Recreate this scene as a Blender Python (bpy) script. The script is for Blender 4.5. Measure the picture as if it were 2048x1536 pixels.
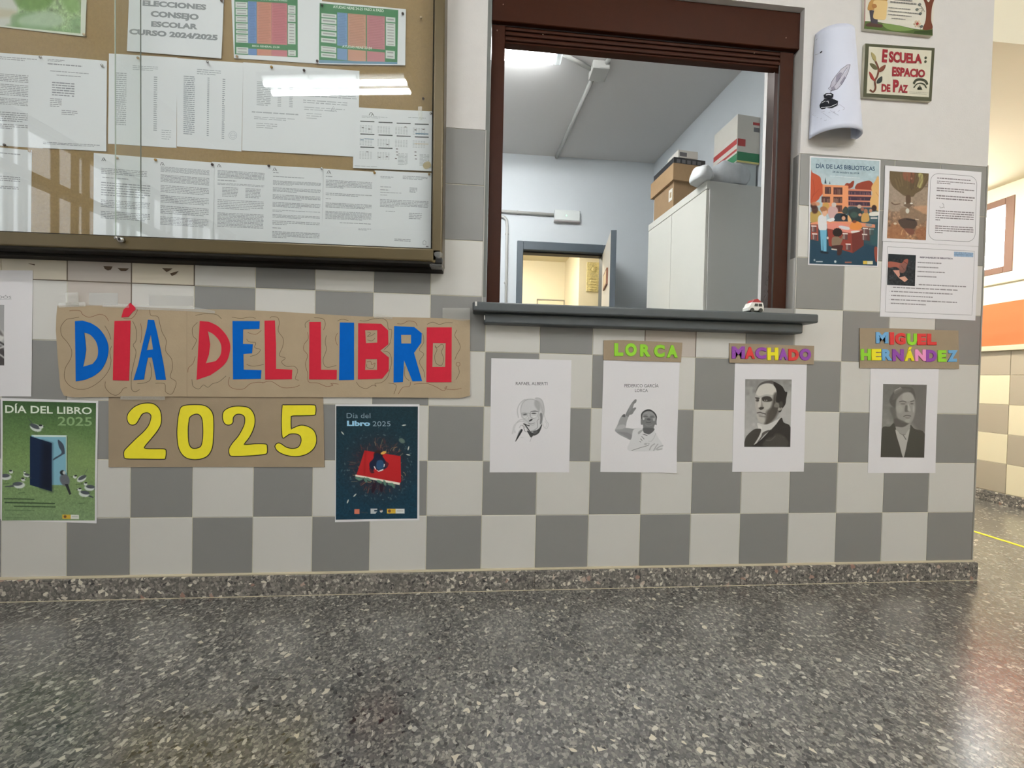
import bpy, bmesh, math, random
import numpy as np
from mathutils import Vector, Matrix
random.seed(7); RNG = np.random.default_rng(11)
scn = bpy.context.scene
for o in list(bpy.data.objects): bpy.data.objects.remove(o)

# ------------------------------------------------------------------ camera
F = 740.0
def _rod(r):
    r = np.array(r, float); a = np.linalg.norm(r); k = r / a
    K = np.array([[0, -k[2], k[1]], [k[2], 0, -k[0]], [-k[1], k[0], 0]])
    return np.eye(3) + math.sin(a) * K + (1 - math.cos(a)) * K @ K
RC = _rod((.0155, -.077, .021)) @ np.array([[1, 0, 0], [0, 0, -1], [0, 1, 0]], float)
CC = np.array([1.596, -1.3546, .7046])
cam = bpy.data.objects.new('camera', bpy.data.cameras.new('camera'))
scn.collection.objects.link(cam); scn.camera = cam
cam.data.sensor_width = 36; cam.data.lens = F / 2048 * 36; cam.data.clip_start = .02
_m = RC.T @ np.diag([1., -1., -1.])
cam.matrix_world = Matrix([list(_m[i]) + [CC[i]] for i in range(3)] + [[0, 0, 0, 1]])

# ------------------------------------------------------------------ world, exposure
scn.view_settings.view_transform = 'Standard'; scn.view_settings.look = 'None'
scn.view_settings.gamma = 1; scn.view_settings.use_curve_mapping = False
scn.view_settings.exposure = 0.0
scn.cycles.use_denoising = True
scn.cycles.max_bounces = 7; scn.cycles.diffuse_bounces = 4; scn.cycles.glossy_bounces = 3
scn.cycles.use_adaptive_sampling = True; scn.cycles.adaptive_threshold = .025
scn.cycles.transparent_max_bounces = 12; scn.cycles.sample_clamp_indirect = 6
W = bpy.data.worlds.new('world'); scn.world = W; W.use_nodes = True
W.node_tree.nodes['Background'].inputs[0].default_value = (.93, .97, 1.0, 1)
W.node_tree.nodes['Background'].inputs[1].default_value = 15.0
HALL_TUBE = 64.0; OFFICE_TUBE = 26.0; WARM_LAMP = 140.0; BACK_LAMP = 150.0

# ------------------------------------------------------------------ pixel of the photograph -> point on a real plane
def _ray(u, v):
    return RC.T @ np.array([(u - 1024) / F, (v - 768) / F, 1.])
def PY(u, v, Y=0.):
    d = _ray(u, v); return CC + (Y - CC[1]) / d[1] * d
def PX(u, v, x):
    d = _ray(u, v); return CC + (x - CC[0]) / d[0] * d
def PZ(u, v, z):
    d = _ray(u, v); return CC + (z - CC[2]) / d[2] * d
def PYv(U, V, Y):
    U = np.asarray(U, float); V = np.asarray(V, float)
    D = np.stack([(U - 1024) / F, (V - 768) / F, np.ones_like(U)], -1) @ RC
    return CC + ((Y - CC[1]) / D[..., 1])[..., None] * D

# ------------------------------------------------------------------ materials
def lin(c):
    c = np.asarray(c, float) / 255.
    return np.where(c <= .04045, c / 12.92, ((c + .055) / 1.055) ** 2.4)
KA = 1.12
def alb(c):
    return tuple(float(min(.92, x * KA)) for x in lin(c)) + (1.,)
_mats = {}
def mat(name, rgb, rough=.6, metal=0., noise=0., nscale=40., bump=0., bscale=80., spec=.5, coat=0., rand=0.):
    if name in _mats: return _mats[name]
    m = bpy.data.materials.new(name); m.use_nodes = True; nt = m.node_tree
    b = nt.nodes['Principled BSDF']; b.inputs['Base Color'].default_value = alb(rgb)
    b.inputs['Roughness'].default_value = rough; b.inputs['Metallic'].default_value = metal
    b.inputs['Specular IOR Level'].default_value = spec; b.inputs['Coat Weight'].default_value = coat
    last = None
    if noise > 0 or rand > 0:
        rgbn = nt.nodes.new('ShaderNodeRGB'); rgbn.outputs[0].default_value = alb(rgb); last = rgbn.outputs[0]
    if noise > 0:
        tc = nt.nodes.new('ShaderNodeTexCoord'); n = nt.nodes.new('ShaderNodeTexNoise')
        n.inputs['Scale'].default_value = nscale; n.inputs['Detail'].default_value = 5
        nt.links.new(tc.outputs['Object'], n.inputs['Vector'])
        mr = nt.nodes.new('ShaderNodeMapRange'); mr.inputs[1].default_value = .25; mr.inputs[2].default_value = .75
        mr.inputs[3].default_value = 1 - noise; mr.inputs[4].default_value = 1 + noise
        nt.links.new(n.outputs['Fac'], mr.inputs[0])
        vm = nt.nodes.new('ShaderNodeVectorMath'); vm.operation = 'SCALE'
        nt.links.new(last, vm.inputs[0]); nt.links.new(mr.outputs[0], vm.inputs['Scale']); last = vm.outputs[0]
    if rand > 0:
        oi = nt.nodes.new('ShaderNodeObjectInfo'); mr = nt.nodes.new('ShaderNodeMapRange')
        mr.inputs[3].default_value = 1 - rand; mr.inputs[4].default_value = 1 + rand
        nt.links.new(oi.outputs['Random'], mr.inputs[0])
        vm = nt.nodes.new('ShaderNodeVectorMath'); vm.operation = 'SCALE'
        nt.links.new(last, vm.inputs[0]); nt.links.new(mr.outputs[0], vm.inputs['Scale']); last = vm.outputs[0]
    if last is not None: nt.links.new(last, b.inputs['Base Color'])
    if bump > 0:
        tc = nt.nodes.new('ShaderNodeTexCoord'); n = nt.nodes.new('ShaderNodeTexNoise')
        n.inputs['Scale'].default_value = bscale; n.inputs['Detail'].default_value = 4
        nt.links.new(tc.outputs['Object'], n.inputs['Vector'])
        bp = nt.nodes.new('ShaderNodeBump'); bp.inputs['Strength'].default_value = bump; bp.inputs['Distance'].default_value = .002
        nt.links.new(n.outputs['Fac'], bp.inputs['Height']); nt.links.new(bp.outputs[0], b.inputs['Normal'])
    _mats[name] = m; return m
def emis(name, rgb, strength):
    if name in _mats: return _mats[name]
    m = bpy.data.materials.new(name); m.use_nodes = True
    b = m.node_tree.nodes['Principled BSDF']
    b.inputs['Base Color'].default_value = (.9, .9, .9, 1)
    b.inputs['Emission Color'].default_value = (*rgb, 1); b.inputs['Emission Strength'].default_value = strength
    _mats[name] = m; return m
def ink(rgb):
    rgb = tuple(int(x) for x in rgb)
    return mat('ink_%d_%d_%d' % rgb, rgb, .75, spec=.25)
def clear(name, tint=(1, 1, 1), rough=0.02, refl=1.0, ior=1.5, haze=None):
    """thin clear sheet: straight-through transparency plus a Fresnel reflection"""
    if name in _mats: return _mats[name]
    m = bpy.data.materials.new(name); m.use_nodes = True; nt = m.node_tree
    nt.nodes.remove(nt.nodes['Principled BSDF']); out = nt.nodes['Material Output']
    t = nt.nodes.new('ShaderNodeBsdfTransparent'); t.inputs[0].default_value = (*tint, 1)
    g = nt.nodes.new('ShaderNodeBsdfGlossy'); g.inputs['Roughness'].default_value = rough
    g.inputs[0].default_value = (refl, refl, refl, 1)
    fr = nt.nodes.new('ShaderNodeFresnel'); geo = nt.nodes.new('ShaderNodeNewGeometry'); io = nt.nodes.new('ShaderNodeMapRange')
    io.inputs[3].default_value = ior; io.inputs[4].default_value = 1 / ior   # same reflectance from either side of the thin sheet
    nt.links.new(geo.outputs['Backfacing'], io.inputs[0]); nt.links.new(io.outputs[0], fr.inputs[0])
    mx = nt.nodes.new('ShaderNodeMixShader')
    nt.links.new(fr.outputs[0], mx.inputs[0]); nt.links.new(t.outputs[0], mx.inputs[1]); nt.links.new(g.outputs[0], mx.inputs[2])
    last = mx
    if haze:
        d = nt.nodes.new('ShaderNodeBsdfDiffuse'); d.inputs[0].default_value = (*haze[1], 1)
        mx2 = nt.nodes.new('ShaderNodeMixShader'); mx2.inputs[0].default_value = haze[0]
        nt.links.new(mx.outputs[0], mx2.inputs[1]); nt.links.new(d.outputs[0], mx2.inputs[2]); last = mx2
    nt.links.new(last.outputs[0], out.inputs[0]); _mats[name] = m; return m
def vcol():
    if 'printed' in _mats: return _mats['printed']
    m = bpy.data.materials.new('printed'); m.use_nodes = True; nt = m.node_tree
    b = nt.nodes['Principled BSDF']; b.inputs['Roughness'].default_value = .7; b.inputs['Specular IOR Level'].default_value = .25
    a = nt.nodes.new('ShaderNodeAttribute'); a.attribute_name = 'Col'
    nt.links.new(a.outputs['Color'], b.inputs['Base Color']); _mats['printed'] = m; return m
def terrazzo(name, base, dark, lights, scale=1., rough=.2, coat=0.):
    if name in _mats: return _mats[name]
    m = bpy.data.materials.new(name); m.use_nodes = True; nt = m.node_tree; N = nt.nodes; L = nt.links
    b = N['Principled BSDF']; b.inputs['Roughness'].default_value = rough; b.inputs['Coat Weight'].default_value = coat; b.inputs['Coat Roughness'].default_value = .22; b.inputs['Specular IOR Level'].default_value = .8 if rough < .3 else .5
    geo = N.new('ShaderNodeNewGeometry')
    def mixc(fac, a, c):
        mx = N.new('ShaderNodeMix'); mx.data_type = 'RGBA'
        if isinstance(fac, float): mx.inputs[0].default_value = fac
        else: L.new(fac, mx.inputs[0])
        if isinstance(a, tuple): mx.inputs[6].default_value = a
        else: L.new(a, mx.inputs[6])
        if isinstance(c, tuple): mx.inputs[7].default_value = c
        else: L.new(c, mx.inputs[7])
        return mx.outputs[2]
    def noise(sc, det=4.):
        n = N.new('ShaderNodeTexNoise'); n.inputs['Scale'].default_value = sc; n.inputs['Detail'].default_value = det
        L.new(geo.outputs['Position'], n.inputs['Vector']); return n
    def ramp(x, p0, p1, c0=(0, 0, 0, 1), c1=(1, 1, 1, 1)):
        r = N.new('ShaderNodeValToRGB'); e = r.color_ramp.elements
        e[0].position = p0; e[0].color = c0; e[1].position = p1; e[1].color = c1; L.new(x, r.inputs[0]); return r.outputs[0]
    # warped coordinates make the chips angular and uneven
    wn = noise(55 * scale, 2.); sub = N.new('ShaderNodeVectorMath'); sub.operation = 'SCALE'; sub.inputs['Scale'].default_value = .012 / scale
    L.new(wn.outputs['Color'], sub.inputs[0])
    addv = N.new('ShaderNodeVectorMath'); L.new(geo.outputs['Position'], addv.inputs[0]); L.new(sub.outputs[0], addv.inputs[1])
    def chips(sc, keep, size):
        v = N.new('ShaderNodeTexVoronoi'); v.inputs['Scale'].default_value = sc; v.inputs['Randomness'].default_value = 1.
        L.new(addv.outputs[0], v.inputs['Vector'])
        ve = N.new('ShaderNodeTexVoronoi'); ve.feature = 'DISTANCE_TO_EDGE'; ve.inputs['Scale'].default_value = sc; ve.inputs['Randomness'].default_value = 1.
        L.new(addv.outputs[0], ve.inputs['Vector']); d = ramp(ve.outputs['Distance'], .36 - size, .40 - size)
        sep = N.new('ShaderNodeSeparateColor'); L.new(v.outputs['Color'], sep.inputs[0])
        k = N.new('ShaderNodeMath'); k.operation = 'LESS_THAN'; L.new(sep.outputs[0], k.inputs[0]); k.inputs[1].default_value = keep
        mu = N.new('ShaderNodeMath'); mu.operation = 'MULTIPLY'; L.new(d, mu.inputs[0]); L.new(k.outputs[0], mu.inputs[1])
        return mu.outputs[0], sep.outputs[1]
    n1 = noise(30 * scale, 6.); n2 = noise(260 * scale, 3.)
    c = mixc(ramp(n1.outputs['Fac'], .3, .7), alb(base[0]), alb(base[1]))
    c = mixc(ramp(n2.outputs['Fac'], .40, .62), c, alb(base[2]))
    for sc, keep, size, cols in ((150 * scale, .75, .33, (base[2], base[4])), (125 * scale, .12, .30, (dark, base[2])), (75 * scale, .06, .25, (dark, base[2])),
                                 (120 * scale, .15, .29, (base[3], lights[1])), (88 * scale, .08, .26, (lights[0], lights[2])), (66 * scale, .06, .24, lights[2:4])):
        f, h = chips(sc, keep, size)
        cc = ramp(h, .1, .9, alb(cols[0]), alb(cols[1])); c = mixc(f, c, cc)
    L.new(c, b.inputs['Base Color'])
    n3 = noise(12., 3.)
    mr = N.new('ShaderNodeMapRange'); mr.inputs[3].default_value = rough * .75; mr.inputs[4].default_value = rough * 1.3
    L.new(n3.outputs['Fac'], mr.inputs[0]); L.new(mr.outputs[0], b.inputs['Roughness'])
    _mats[name] = m; return m

# ------------------------------------------------------------------ objects
def world_loc(o):
    p = Vector(o.location)
    while o.parent: o = o.parent; p += Vector(o.location)
    return p
def tag(o, label=None, cat=None, group=None, kind=None):
    if label: o['label'] = label
    if cat: o['category'] = cat
    if group: o['group'] = group
    if kind: o['kind'] = kind
    return o
def empty(name, loc, label=None, cat=None, group=None, kind=None, parent=None):
    o = bpy.data.objects.new(name, None); o.empty_display_size = .03; scn.collection.objects.link(o)
    if parent: o.parent = parent; o.location = Vector(loc) - world_loc(parent)
    else: o.location = Vector(loc)
    return tag(o, label, cat, group, kind)
def link(name, me, m, parent=None, org=None):
    """mesh vertices come in world space; the origin moves to the base of the piece"""
    n = len(me.vertices); co = np.empty(n * 3); me.vertices.foreach_get('co', co); co = co.reshape(-1, 3)
    if org is None:
        org = np.array([(co[:, 0].min() + co[:, 0].max()) / 2, (co[:, 1].min() + co[:, 1].max()) / 2, co[:, 2].min()])
    org = np.array(org, float); me.vertices.foreach_set('co', (co - org).ravel()); me.update()
    o = bpy.data.objects.new(name, me); scn.collection.objects.link(o)
    if m is not None:
        me.materials.clear()
        for mm in (m if isinstance(m, (list, tuple)) else [m]): me.materials.append(mm)
    if parent: o.parent = parent; o.location = Vector(org) - world_loc(parent)
    else: o.location = Vector(org)
    return o
def bm_mesh(name, bm):
    bmesh.ops.recalc_face_normals(bm, faces=bm.faces)
    me = bpy.data.meshes.new(name); bm.to_mesh(me); bm.free(); return me
def add_box(bm, x0, x1, y0, y1, z0, z1, bev=0., seg=1):
    vs = [bm.verts.new((x, y, z)) for x in (x0, x1) for y in (y0, y1) for z in (z0, z1)]
    fs = [(0, 1, 3, 2), (4, 6, 7, 5), (0, 4, 5, 1), (2, 3, 7, 6), (0, 2, 6, 4), (1, 5, 7, 3)]
    F_ = [bm.faces.new([vs[i] for i in f]) for f in fs]
    if bev > 0:
        es = list({e for f in F_ for e in f.edges})
        bmesh.ops.bevel(bm, geom=es, offset=bev, segments=seg, profile=.5, affect='EDGES')
def box(name, x0, x1, y0, y1, z0, z1, m, parent=None, bev=0., seg=1):
    bm = bmesh.new(); add_box(bm, x0, x1, y0, y1, z0, z1, bev, seg); return link(name, bm_mesh(name, bm), m, parent)
def add_prism(bm, foot, z0, z1):
    a = [bm.verts.new((x, y, z0)) for x, y in foot]; b = [bm.verts.new((x, y, z1)) for x, y in foot]
    n = len(foot); bm.faces.new(a[::-1]); bm.faces.new(b)
    for i in range(n): bm.faces.new((a[i], a[(i + 1) % n], b[(i + 1) % n], b[i]))
def prism(name, foot, z0, z1, m, parent=None, bev=0.):
    bm = bmesh.new(); add_prism(bm, foot, z0, z1)
    if bev > 0: bmesh.ops.bevel(bm, geom=list(bm.edges), offset=bev, segments=2, profile=.5, affect='EDGES')
    return link(name, bm_mesh(name, bm), m, parent)
def tube_bm(bm, pts, r, n=10, cap=True):
    pts = [Vector([float(c) for c in p]) for p in pts]; rings = []
    for i, p in enumerate(pts):
        d = (pts[min(i + 1, len(pts) - 1)] - pts[max(i - 1, 0)]).normalized()
        up = Vector((0, 0, 1)) if abs(d.z) < .9 else Vector((1, 0, 0))
        a = d.cross(up).normalized(); b = d.cross(a)
        rr = float(r[i] if isinstance(r, (list, tuple)) else r)
        rings.append([bm.verts.new(p + rr * (math.cos(t) * a + math.sin(t) * b)) for t in (2 * math.pi * k / n for k in range(n))])
    for q, w in zip(rings, rings[1:]):
        for k in range(n): bm.faces.new((q[k], q[(k + 1) % n], w[(k + 1) % n], w[k]))
    if cap: bm.faces.new(rings[0][::-1]); bm.faces.new(rings[-1])
def tube(name, pts, r, m, parent=None, n=10):
    bm = bmesh.new(); tube_bm(bm, pts, r, n); me = bm_mesh(name, bm)
    for p in me.polygons: p.use_smooth = True
    return link(name, me, m, parent)
def raw(name, V, Fc, m, parent=None, smooth=False):
    me = bpy.data.meshes.new(name); me.from_pydata([tuple(map(float, v)) for v in V], [], Fc); me.update()
    if smooth:
        for p in me.polygons: p.use_smooth = True
    return link(name, me, m, parent)

# wave of a hanging sheet: how far its surface stands off its plane at (x,z)
class Sheet:
    def __init__(s, Y, amp=0., k=(14., 9.), ph=0., th=.0003):
        s.Y, s.amp, s.k, s.ph, s.th, s.o = Y, amp, k, ph, th, None
    def off(s, x, z):
        return s.amp * (.5 + .5 * np.sin(s.k[0] * x + s.k[1] * z + s.ph)) * (.6 + .4 * np.sin(5.3 * x - 17 * z + 2 * s.ph))
    def front(s, x, z, lift=0.):
        return s.Y - s.th - s.off(x, z) - lift
def bil(q, s, t):
    q = np.array(q, float); s = np.asarray(s)[..., None]; t = np.asarray(t)[..., None]
    return (q[0] * (1 - s) + q[1] * s) * (1 - t) + (q[3] * (1 - s) + q[2] * s) * t
def grid_faces(nx, ny, base=0, flip=False):
    F_ = []
    for j in range(ny - 1):
        for i in range(nx - 1):
            a = base + j * nx + i; f = (a, a + nx, a + nx + 1, a + 1); F_.append(f[::-1] if flip else f)
    return F_
def make_sheet(name, quad, sh, m, label=None, cat=None, group=None, parent=None, nx=14, ny=18, curl=None):
    s, t = np.meshgrid(np.linspace(0, 1, nx), np.linspace(0, 1, ny)); P = bil(quad, s, t)
    W3 = PYv(P[..., 0], P[..., 1], sh.Y); X, Z = W3[..., 0].ravel(), W3[..., 2].ravel()
    yf = sh.front(X, Z)
    if curl is not None: yf = yf - curl(s.ravel(), t.ravel())
    V = [(x, y, z) for x, y, z in zip(X, yf, Z)] + [(x, y + sh.th, z) for x, y, z in zip(X, yf, Z)]
    n = nx * ny; F_ = grid_faces(nx, ny) + grid_faces(nx, ny, n, True)
    rim = [i for i in range(nx)] + [j * nx + nx - 1 for j in range(1, ny)] + [(ny - 1) * nx + i for i in range(nx - 2, -1, -1)] + [j * nx for j in range(ny - 2, 0, -1)]
    for a, b in zip(rim, rim[1:] + rim[:1]): F_.append((a, b, b + n, a + n))
    o = raw(name, V, F_, m, parent, smooth=False); sh.o = o
    return tag(o, label, cat, group)

# zoomed crop of the photograph: (x0, y0, scale)
class Zm:
    def __init__(s, x0, y0, sc): s.x0, s.y0, s.sc = x0, y0, sc
    def __call__(s, p): return (s.x0 + p[0] / s.sc, s.y0 + p[1] / s.sc)
    def l(s, pts): return [s(p) for p in pts]
PXZ = Zm(0, 0, 1.)
def catmull(p, n=6, closed=True):
    p = np.array(p, float); N_ = len(p); out = []
    for i in range(N_ if closed else N_ - 1):
        a, b, c, d = (p[(i - 1) % N_], p[i], p[(i + 1) % N_], p[(i + 2) % N_]) if closed else (p[max(i - 1, 0)], p[i], p[i + 1], p[min(i + 2, N_ - 1)])
        for k in range(n):
            t = k / n; out.append(.5 * (2 * b + (c - a) * t + (2 * a - 5 * b + 4 * c - d) * t * t + (3 * b - a - 3 * c + d) * t ** 3))
    if not closed: out.append(p[-1])
    return [tuple(q) for q in out]

def loops_mesh(name, loops, Y, thick, mapY=None):
    """flat cut-out piece from pixel loops (first outer, then holes) standing thick off the plane Y"""
    cu = bpy.data.curves.new(name, 'CURVE'); cu.dimensions = '2D'; cu.fill_mode = 'BOTH'; cu.extrude = thick / 2
    for lp in loops:
        P = PYv([p[0] for p in lp], [p[1] for p in lp], Y if mapY is None else mapY); sp = cu.splines.new('POLY'); sp.points.add(len(lp) - 1)
        for i, q in enumerate(P): sp.points[i].co = (q[0], q[2], 0, 1)
        sp.use_cyclic_u = True
    ob = bpy.data.objects.new('tmp', cu); me = bpy.data.meshes.new_from_object(ob)
    bpy.data.objects.remove(ob); bpy.data.curves.remove(cu)
    n = len(me.vertices); co = np.empty(n * 3); me.vertices.foreach_get('co', co); co = co.reshape(-1, 3)
    co = np.stack([co[:, 0], Y - thick / 2 - co[:, 2], co[:, 1]], 1); me.vertices.foreach_set('co', co.ravel()); me.update()
    return me
def cutout(name, loops, Y, thick, m, parent=None, mapY=None):
    return link(name, loops_mesh(name, loops, Y, thick, mapY), m, parent)

_cap = {}
def glyphs(s, offset=0., extrude=0., bevel=0., res=3, spacing=1.):
    cu = bpy.data.curves.new('t', 'FONT'); cu.body = s; cu.size = 1; cu.offset = offset; cu.extrude = extrude
    cu.bevel_depth = bevel; cu.bevel_resolution = 1; cu.resolution_u = res; cu.space_character = spacing
    ob = bpy.data.objects.new('tmp', cu); me = bpy.data.meshes.new_from_object(ob)
    bpy.data.objects.remove(ob); bpy.data.curves.remove(cu); return me
def coords(me):
    co = np.empty(len(me.vertices) * 3); me.vertices.foreach_get('co', co); return co.reshape(-1, 3)
def capheight():
    if 'H' not in _cap:
        me = glyphs('H'); _cap['H'] = float(coords(me)[:, 1].max()); bpy.data.meshes.remove(me)
    return _cap['H']
def text_on(s, quad, sh, m, bold=0., lift=.00025, spacing=1., parent=None, name='lettering', res=3):
    """writing whose cap height fills the pixel quad (TL, TR, BR, BL)"""
    me = glyphs(s, offset=bold, spacing=spacing, res=res); co = coords(me); ch = capheight() + bold * 2
    x0, x1 = co[:, 0].min(), co[:, 0].max(); u = (co[:, 0] - x0) / (x1 - x0); v = 1 - (co[:, 1] + bold) / ch
    P = bil(quad, u, v); W3 = PYv(P[:, 0], P[:, 1], sh.Y)
    W3[:, 1] = sh.front(W3[:, 0], W3[:, 2], lift); me.vertices.foreach_set('co', W3.ravel()); me.update()
    return link(name, me, m, parent if parent is not None else sh.o)
def quadpx(x0, y0, x1, y1, slope=0., z=PXZ, shear=0.):
    dy = slope * (x1 - x0)
    return z.l([(x0, y0), (x1, y0 + dy), (x1 + shear, y1 + dy), (x0 + shear, y1)])

def strokes(name, items, sh, m, parent=None, lift=.0003, stuff=False):
    """flat ribbons: items = [(pixel polyline, width in metres)]"""
    V, F_ = [], []
    for pts, w in items:
        dense = []
        for a, b in zip(pts, pts[1:]):
            n = max(1, int(math.hypot(b[0] - a[0], b[1] - a[1]) / 7)); dense += [(a[0] + (b[0] - a[0]) * k / n, a[1] + (b[1] - a[1]) * k / n) for k in range(n)]
        pts = dense + [pts[-1]]
        P = PYv([p[0] for p in pts], [p[1] for p in pts], sh.Y); n = len(P); b = len(V)
        for i in range(n):
            d = P[min(i + 1, n - 1)] - P[max(i - 1, 0)]; L_ = math.hypot(d[0], d[2]) + 1e-9
            nx_, nz_ = -d[2] / L_, d[0] / L_
            for s in (-1, 1):
                x, z = P[i][0] + s * nx_ * w / 2, P[i][2] + s * nz_ * w / 2
                V.append((x, float(sh.front(x, z, lift)), z))
        for i in range(n - 1): F_.append((b + 2 * i, b + 2 * i + 1, b + 2 * i + 3, b + 2 * i + 2))
    o = raw(name, V, F_, m, parent if parent is not None else sh.o)
    if stuff: o['kind'] = 'stuff'
    return o

class Art:
    """printed picture: a fine grid of coloured vertices, drawn with soft shapes in the coordinates of a zoomed crop"""
    def __init__(s, z, quad, res=1.4, bg=(200, 200, 200)):
        s.z = z; s.quad = quad; q = np.array(quad, float) / z.sc
        s.nx = max(8, int(np.hypot(*(q[1] - q[0])) * res)); s.ny = max(8, int(np.hypot(*(q[3] - q[0])) * res))
        a, b = np.meshgrid(np.linspace(0, 1, s.nx), np.linspace(0, 1, s.ny)); s.s, s.t = a.ravel(), b.ravel()
        P = bil(quad, s.s, s.t); s.X, s.Yp = P[:, 0], P[:, 1]; s.C = np.tile(np.array(bg, float), (len(s.X), 1))
    def _put(s, m, c, alpha=1.):
        m = (m * alpha)[:, None]; s.C = s.C * (1 - m) + np.array(c, float) * m
    def _sd(s, pts, closed=True):
        p = np.array(pts, float); d2 = np.full(len(s.X), 1e18); ins = np.zeros(len(s.X), bool); n = len(p)
        for i in range(n if closed else n - 1):
            a, b = p[i], p[(i + 1) % n]; ex, ey = b - a; wx, wy = s.X - a[0], s.Yp - a[1]
            h = np.clip((wx * ex + wy * ey) / (ex * ex + ey * ey + 1e-9), 0, 1)
            d2 = np.minimum(d2, (wx - ex * h) ** 2 + (wy - ey * h) ** 2)
            if closed and ey != 0:
                c = ((a[1] <= s.Yp) != (b[1] <= s.Yp)) & (s.X < a[0] + (s.Yp - a[1]) / ey * ex); ins ^= c
        d = np.sqrt(d2); return np.where(ins, -d, d) if closed else d
    def poly(s, pts, c, soft=4., alpha=1., sm=True):
        s._put(np.clip(.5 - s._sd(catmull(pts, 4) if sm else pts) / soft, 0, 1), c, alpha); return s
    def line(s, pts, w, c, soft=3., alpha=1.):
        s._put(np.clip(.5 - (s._sd(catmull(pts, 4, False) if len(pts) > 2 else pts, False) - w / 2) / soft, 0, 1), c, alpha); return s
    def ell(s, cx, cy, rx, ry, c, soft=.15, alpha=1., rot=0.):
        ca, sa = math.cos(math.radians(rot)), math.sin(math.radians(rot)); dx, dy = s.X - cx, s.Yp - cy
        r = np.sqrt(((dx * ca + dy * sa) / rx) ** 2 + ((-dx * sa + dy * ca) / ry) ** 2)
        s._put(np.clip((1 - r) / soft + .5, 0, 1), c, alpha); return s
    def rect(s, x0, y0, x1, y1, c, slope=0., soft=3., alpha=1.):
        d = slope * (x1 - x0); return s.poly([(x0, y0), (x1, y0 + d), (x1, y1 + d), (x0, y1)], c, soft, alpha, False)
    def grad(s, c0, c1, axis='t', p0=0., p1=1.):
        v = np.clip(((s.t if axis == 't' else s.s) - p0) / (p1 - p0), 0, 1)[:, None]
        s.C = np.array(c0, float) * (1 - v) + np.array(c1, float) * v; return s
    def mottle(s, amp, cell):
        g = RNG.normal(0, 1, (int(s.ny / cell) + 3, int(s.nx / cell) + 3))
        y = s.t * (s.ny / cell); x = s.s * (s.nx / cell); i, j = y.astype(int), x.astype(int); a, b = y - i, x - j
        a = a * a * (3 - 2 * a); b = b * b * (3 - 2 * b)
        v = (g[i, j] * (1 - b) + g[i, j + 1] * b) * (1 - a) + (g[i + 1, j] * (1 - b) + g[i + 1, j + 1] * b) * a
        s.C = s.C * (1 + amp * v)[:, None]; return s
    def build(s, name, sh, parent=None, lift=.0002):
        s.C = s.C * .86 + s.C.mean(1, keepdims=True) * .14
        C = np.clip(s.C + RNG.normal(0, 1.5, (len(s.C), 1)), 0, 255)
        U, V_ = s.z.x0 + s.X / s.z.sc, s.z.y0 + s.Yp / s.z.sc
        P = PYv(U, V_, sh.Y); P[:, 1] = sh.front(P[:, 0], P[:, 2], lift)
        me = bpy.data.meshes.new(name); nv = len(P); fc = np.array(grid_faces(s.nx, s.ny), np.int32)
        me.vertices.add(nv); me.vertices.foreach_set('co', P.ravel())
        me.loops.add(fc.size); me.loops.foreach_set('vertex_index', fc.ravel())
        me.polygons.add(len(fc)); me.polygons.foreach_set('loop_start', np.arange(0, fc.size, 4, dtype=np.int32))
        me.update(calc_edges=True)
        at = me.color_attributes.new('Col', 'FLOAT_COLOR', 'POINT')
        col = np.ones((nv, 4), np.float32); col[:, :3] = np.minimum(.92, lin(C) * KA)
        at.data.foreach_set('color', col.ravel())
        return link(name, me, vcol(), parent if parent is not None else sh.o)

# greeked body text: rows of word-like dashes inside a sheet, in sheet (s,t) coordinates
def greek(quad, sh, blocks, col=(120, 122, 124), name='printed_text', parent=None, lift=.0002):
    V, F_ = [], []; R = random.Random(int(quad[0][0] * 7 + quad[0][1]))
    for (s0, s1, t0, t1, n, last, fill) in blocks:
        for k in range(n):
            tc = t0 + (t1 - t0) * (k + .5) / n; h = (t1 - t0) / n * fill; e = s1 if k < n - 1 else s0 + (s1 - s0) * last; a = s0
            while a < e - .005:
                w = R.uniform(.025, .09); b = min(a + w, e); hh = h * R.uniform(.8, 1.)
                P = bil(quad, np.array([a, b, b, a]), np.array([tc - hh / 2, tc - hh / 2, tc + hh / 2, tc + hh / 2]))
                W3 = PYv(P[:, 0], P[:, 1], sh.Y); i = len(V)
                for q in W3: V.append((q[0], float(sh.front(q[0], q[2], lift)), q[2]))
                F_.append((i, i + 1, i + 2, i + 3)); a = b + R.uniform(.006, .012)
    return tag(raw(name, V, F_, ink(col), parent if parent is not None else sh.o), kind='stuff')

# ================================================================== SETTING
T = .2; XR = 3.606; OX0, OX1, OZ0, OZ1 = 1.585, 2.798, .9, 2.153; FL = -.075; HC = 3.02
M_plaster = mat('plaster', (205, 202, 198), .85, noise=.02, nscale=25, bump=.25, bscale=160)
M_grout = mat('grout', (205, 200, 180), .8)
M_dgrout = mat('dark_grout', (110, 98, 85), .8)
M_tw = mat('tile_white', (202, 200, 194), .32, rand=.015, noise=.012, nscale=8)
M_tg = mat('tile_grey', (128, 127, 125), .34, rand=.03, noise=.02, nscale=8)
M_tc = mat('tile_cream', (206, 197, 178), .35, rand=.01)
M_tt = mat('tile_taupe', (184, 175, 166), .35, rand=.02)
M_terr = terrazzo('terrazzo', ((108, 107, 103), (94, 93, 89), (72, 72, 70), (128, 126, 118), (138, 135, 127)), (38, 38, 38),
                  ((136, 134, 127), (158, 155, 146), (184, 180, 168), (200, 192, 172)), 1., .24, 1.)
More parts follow.
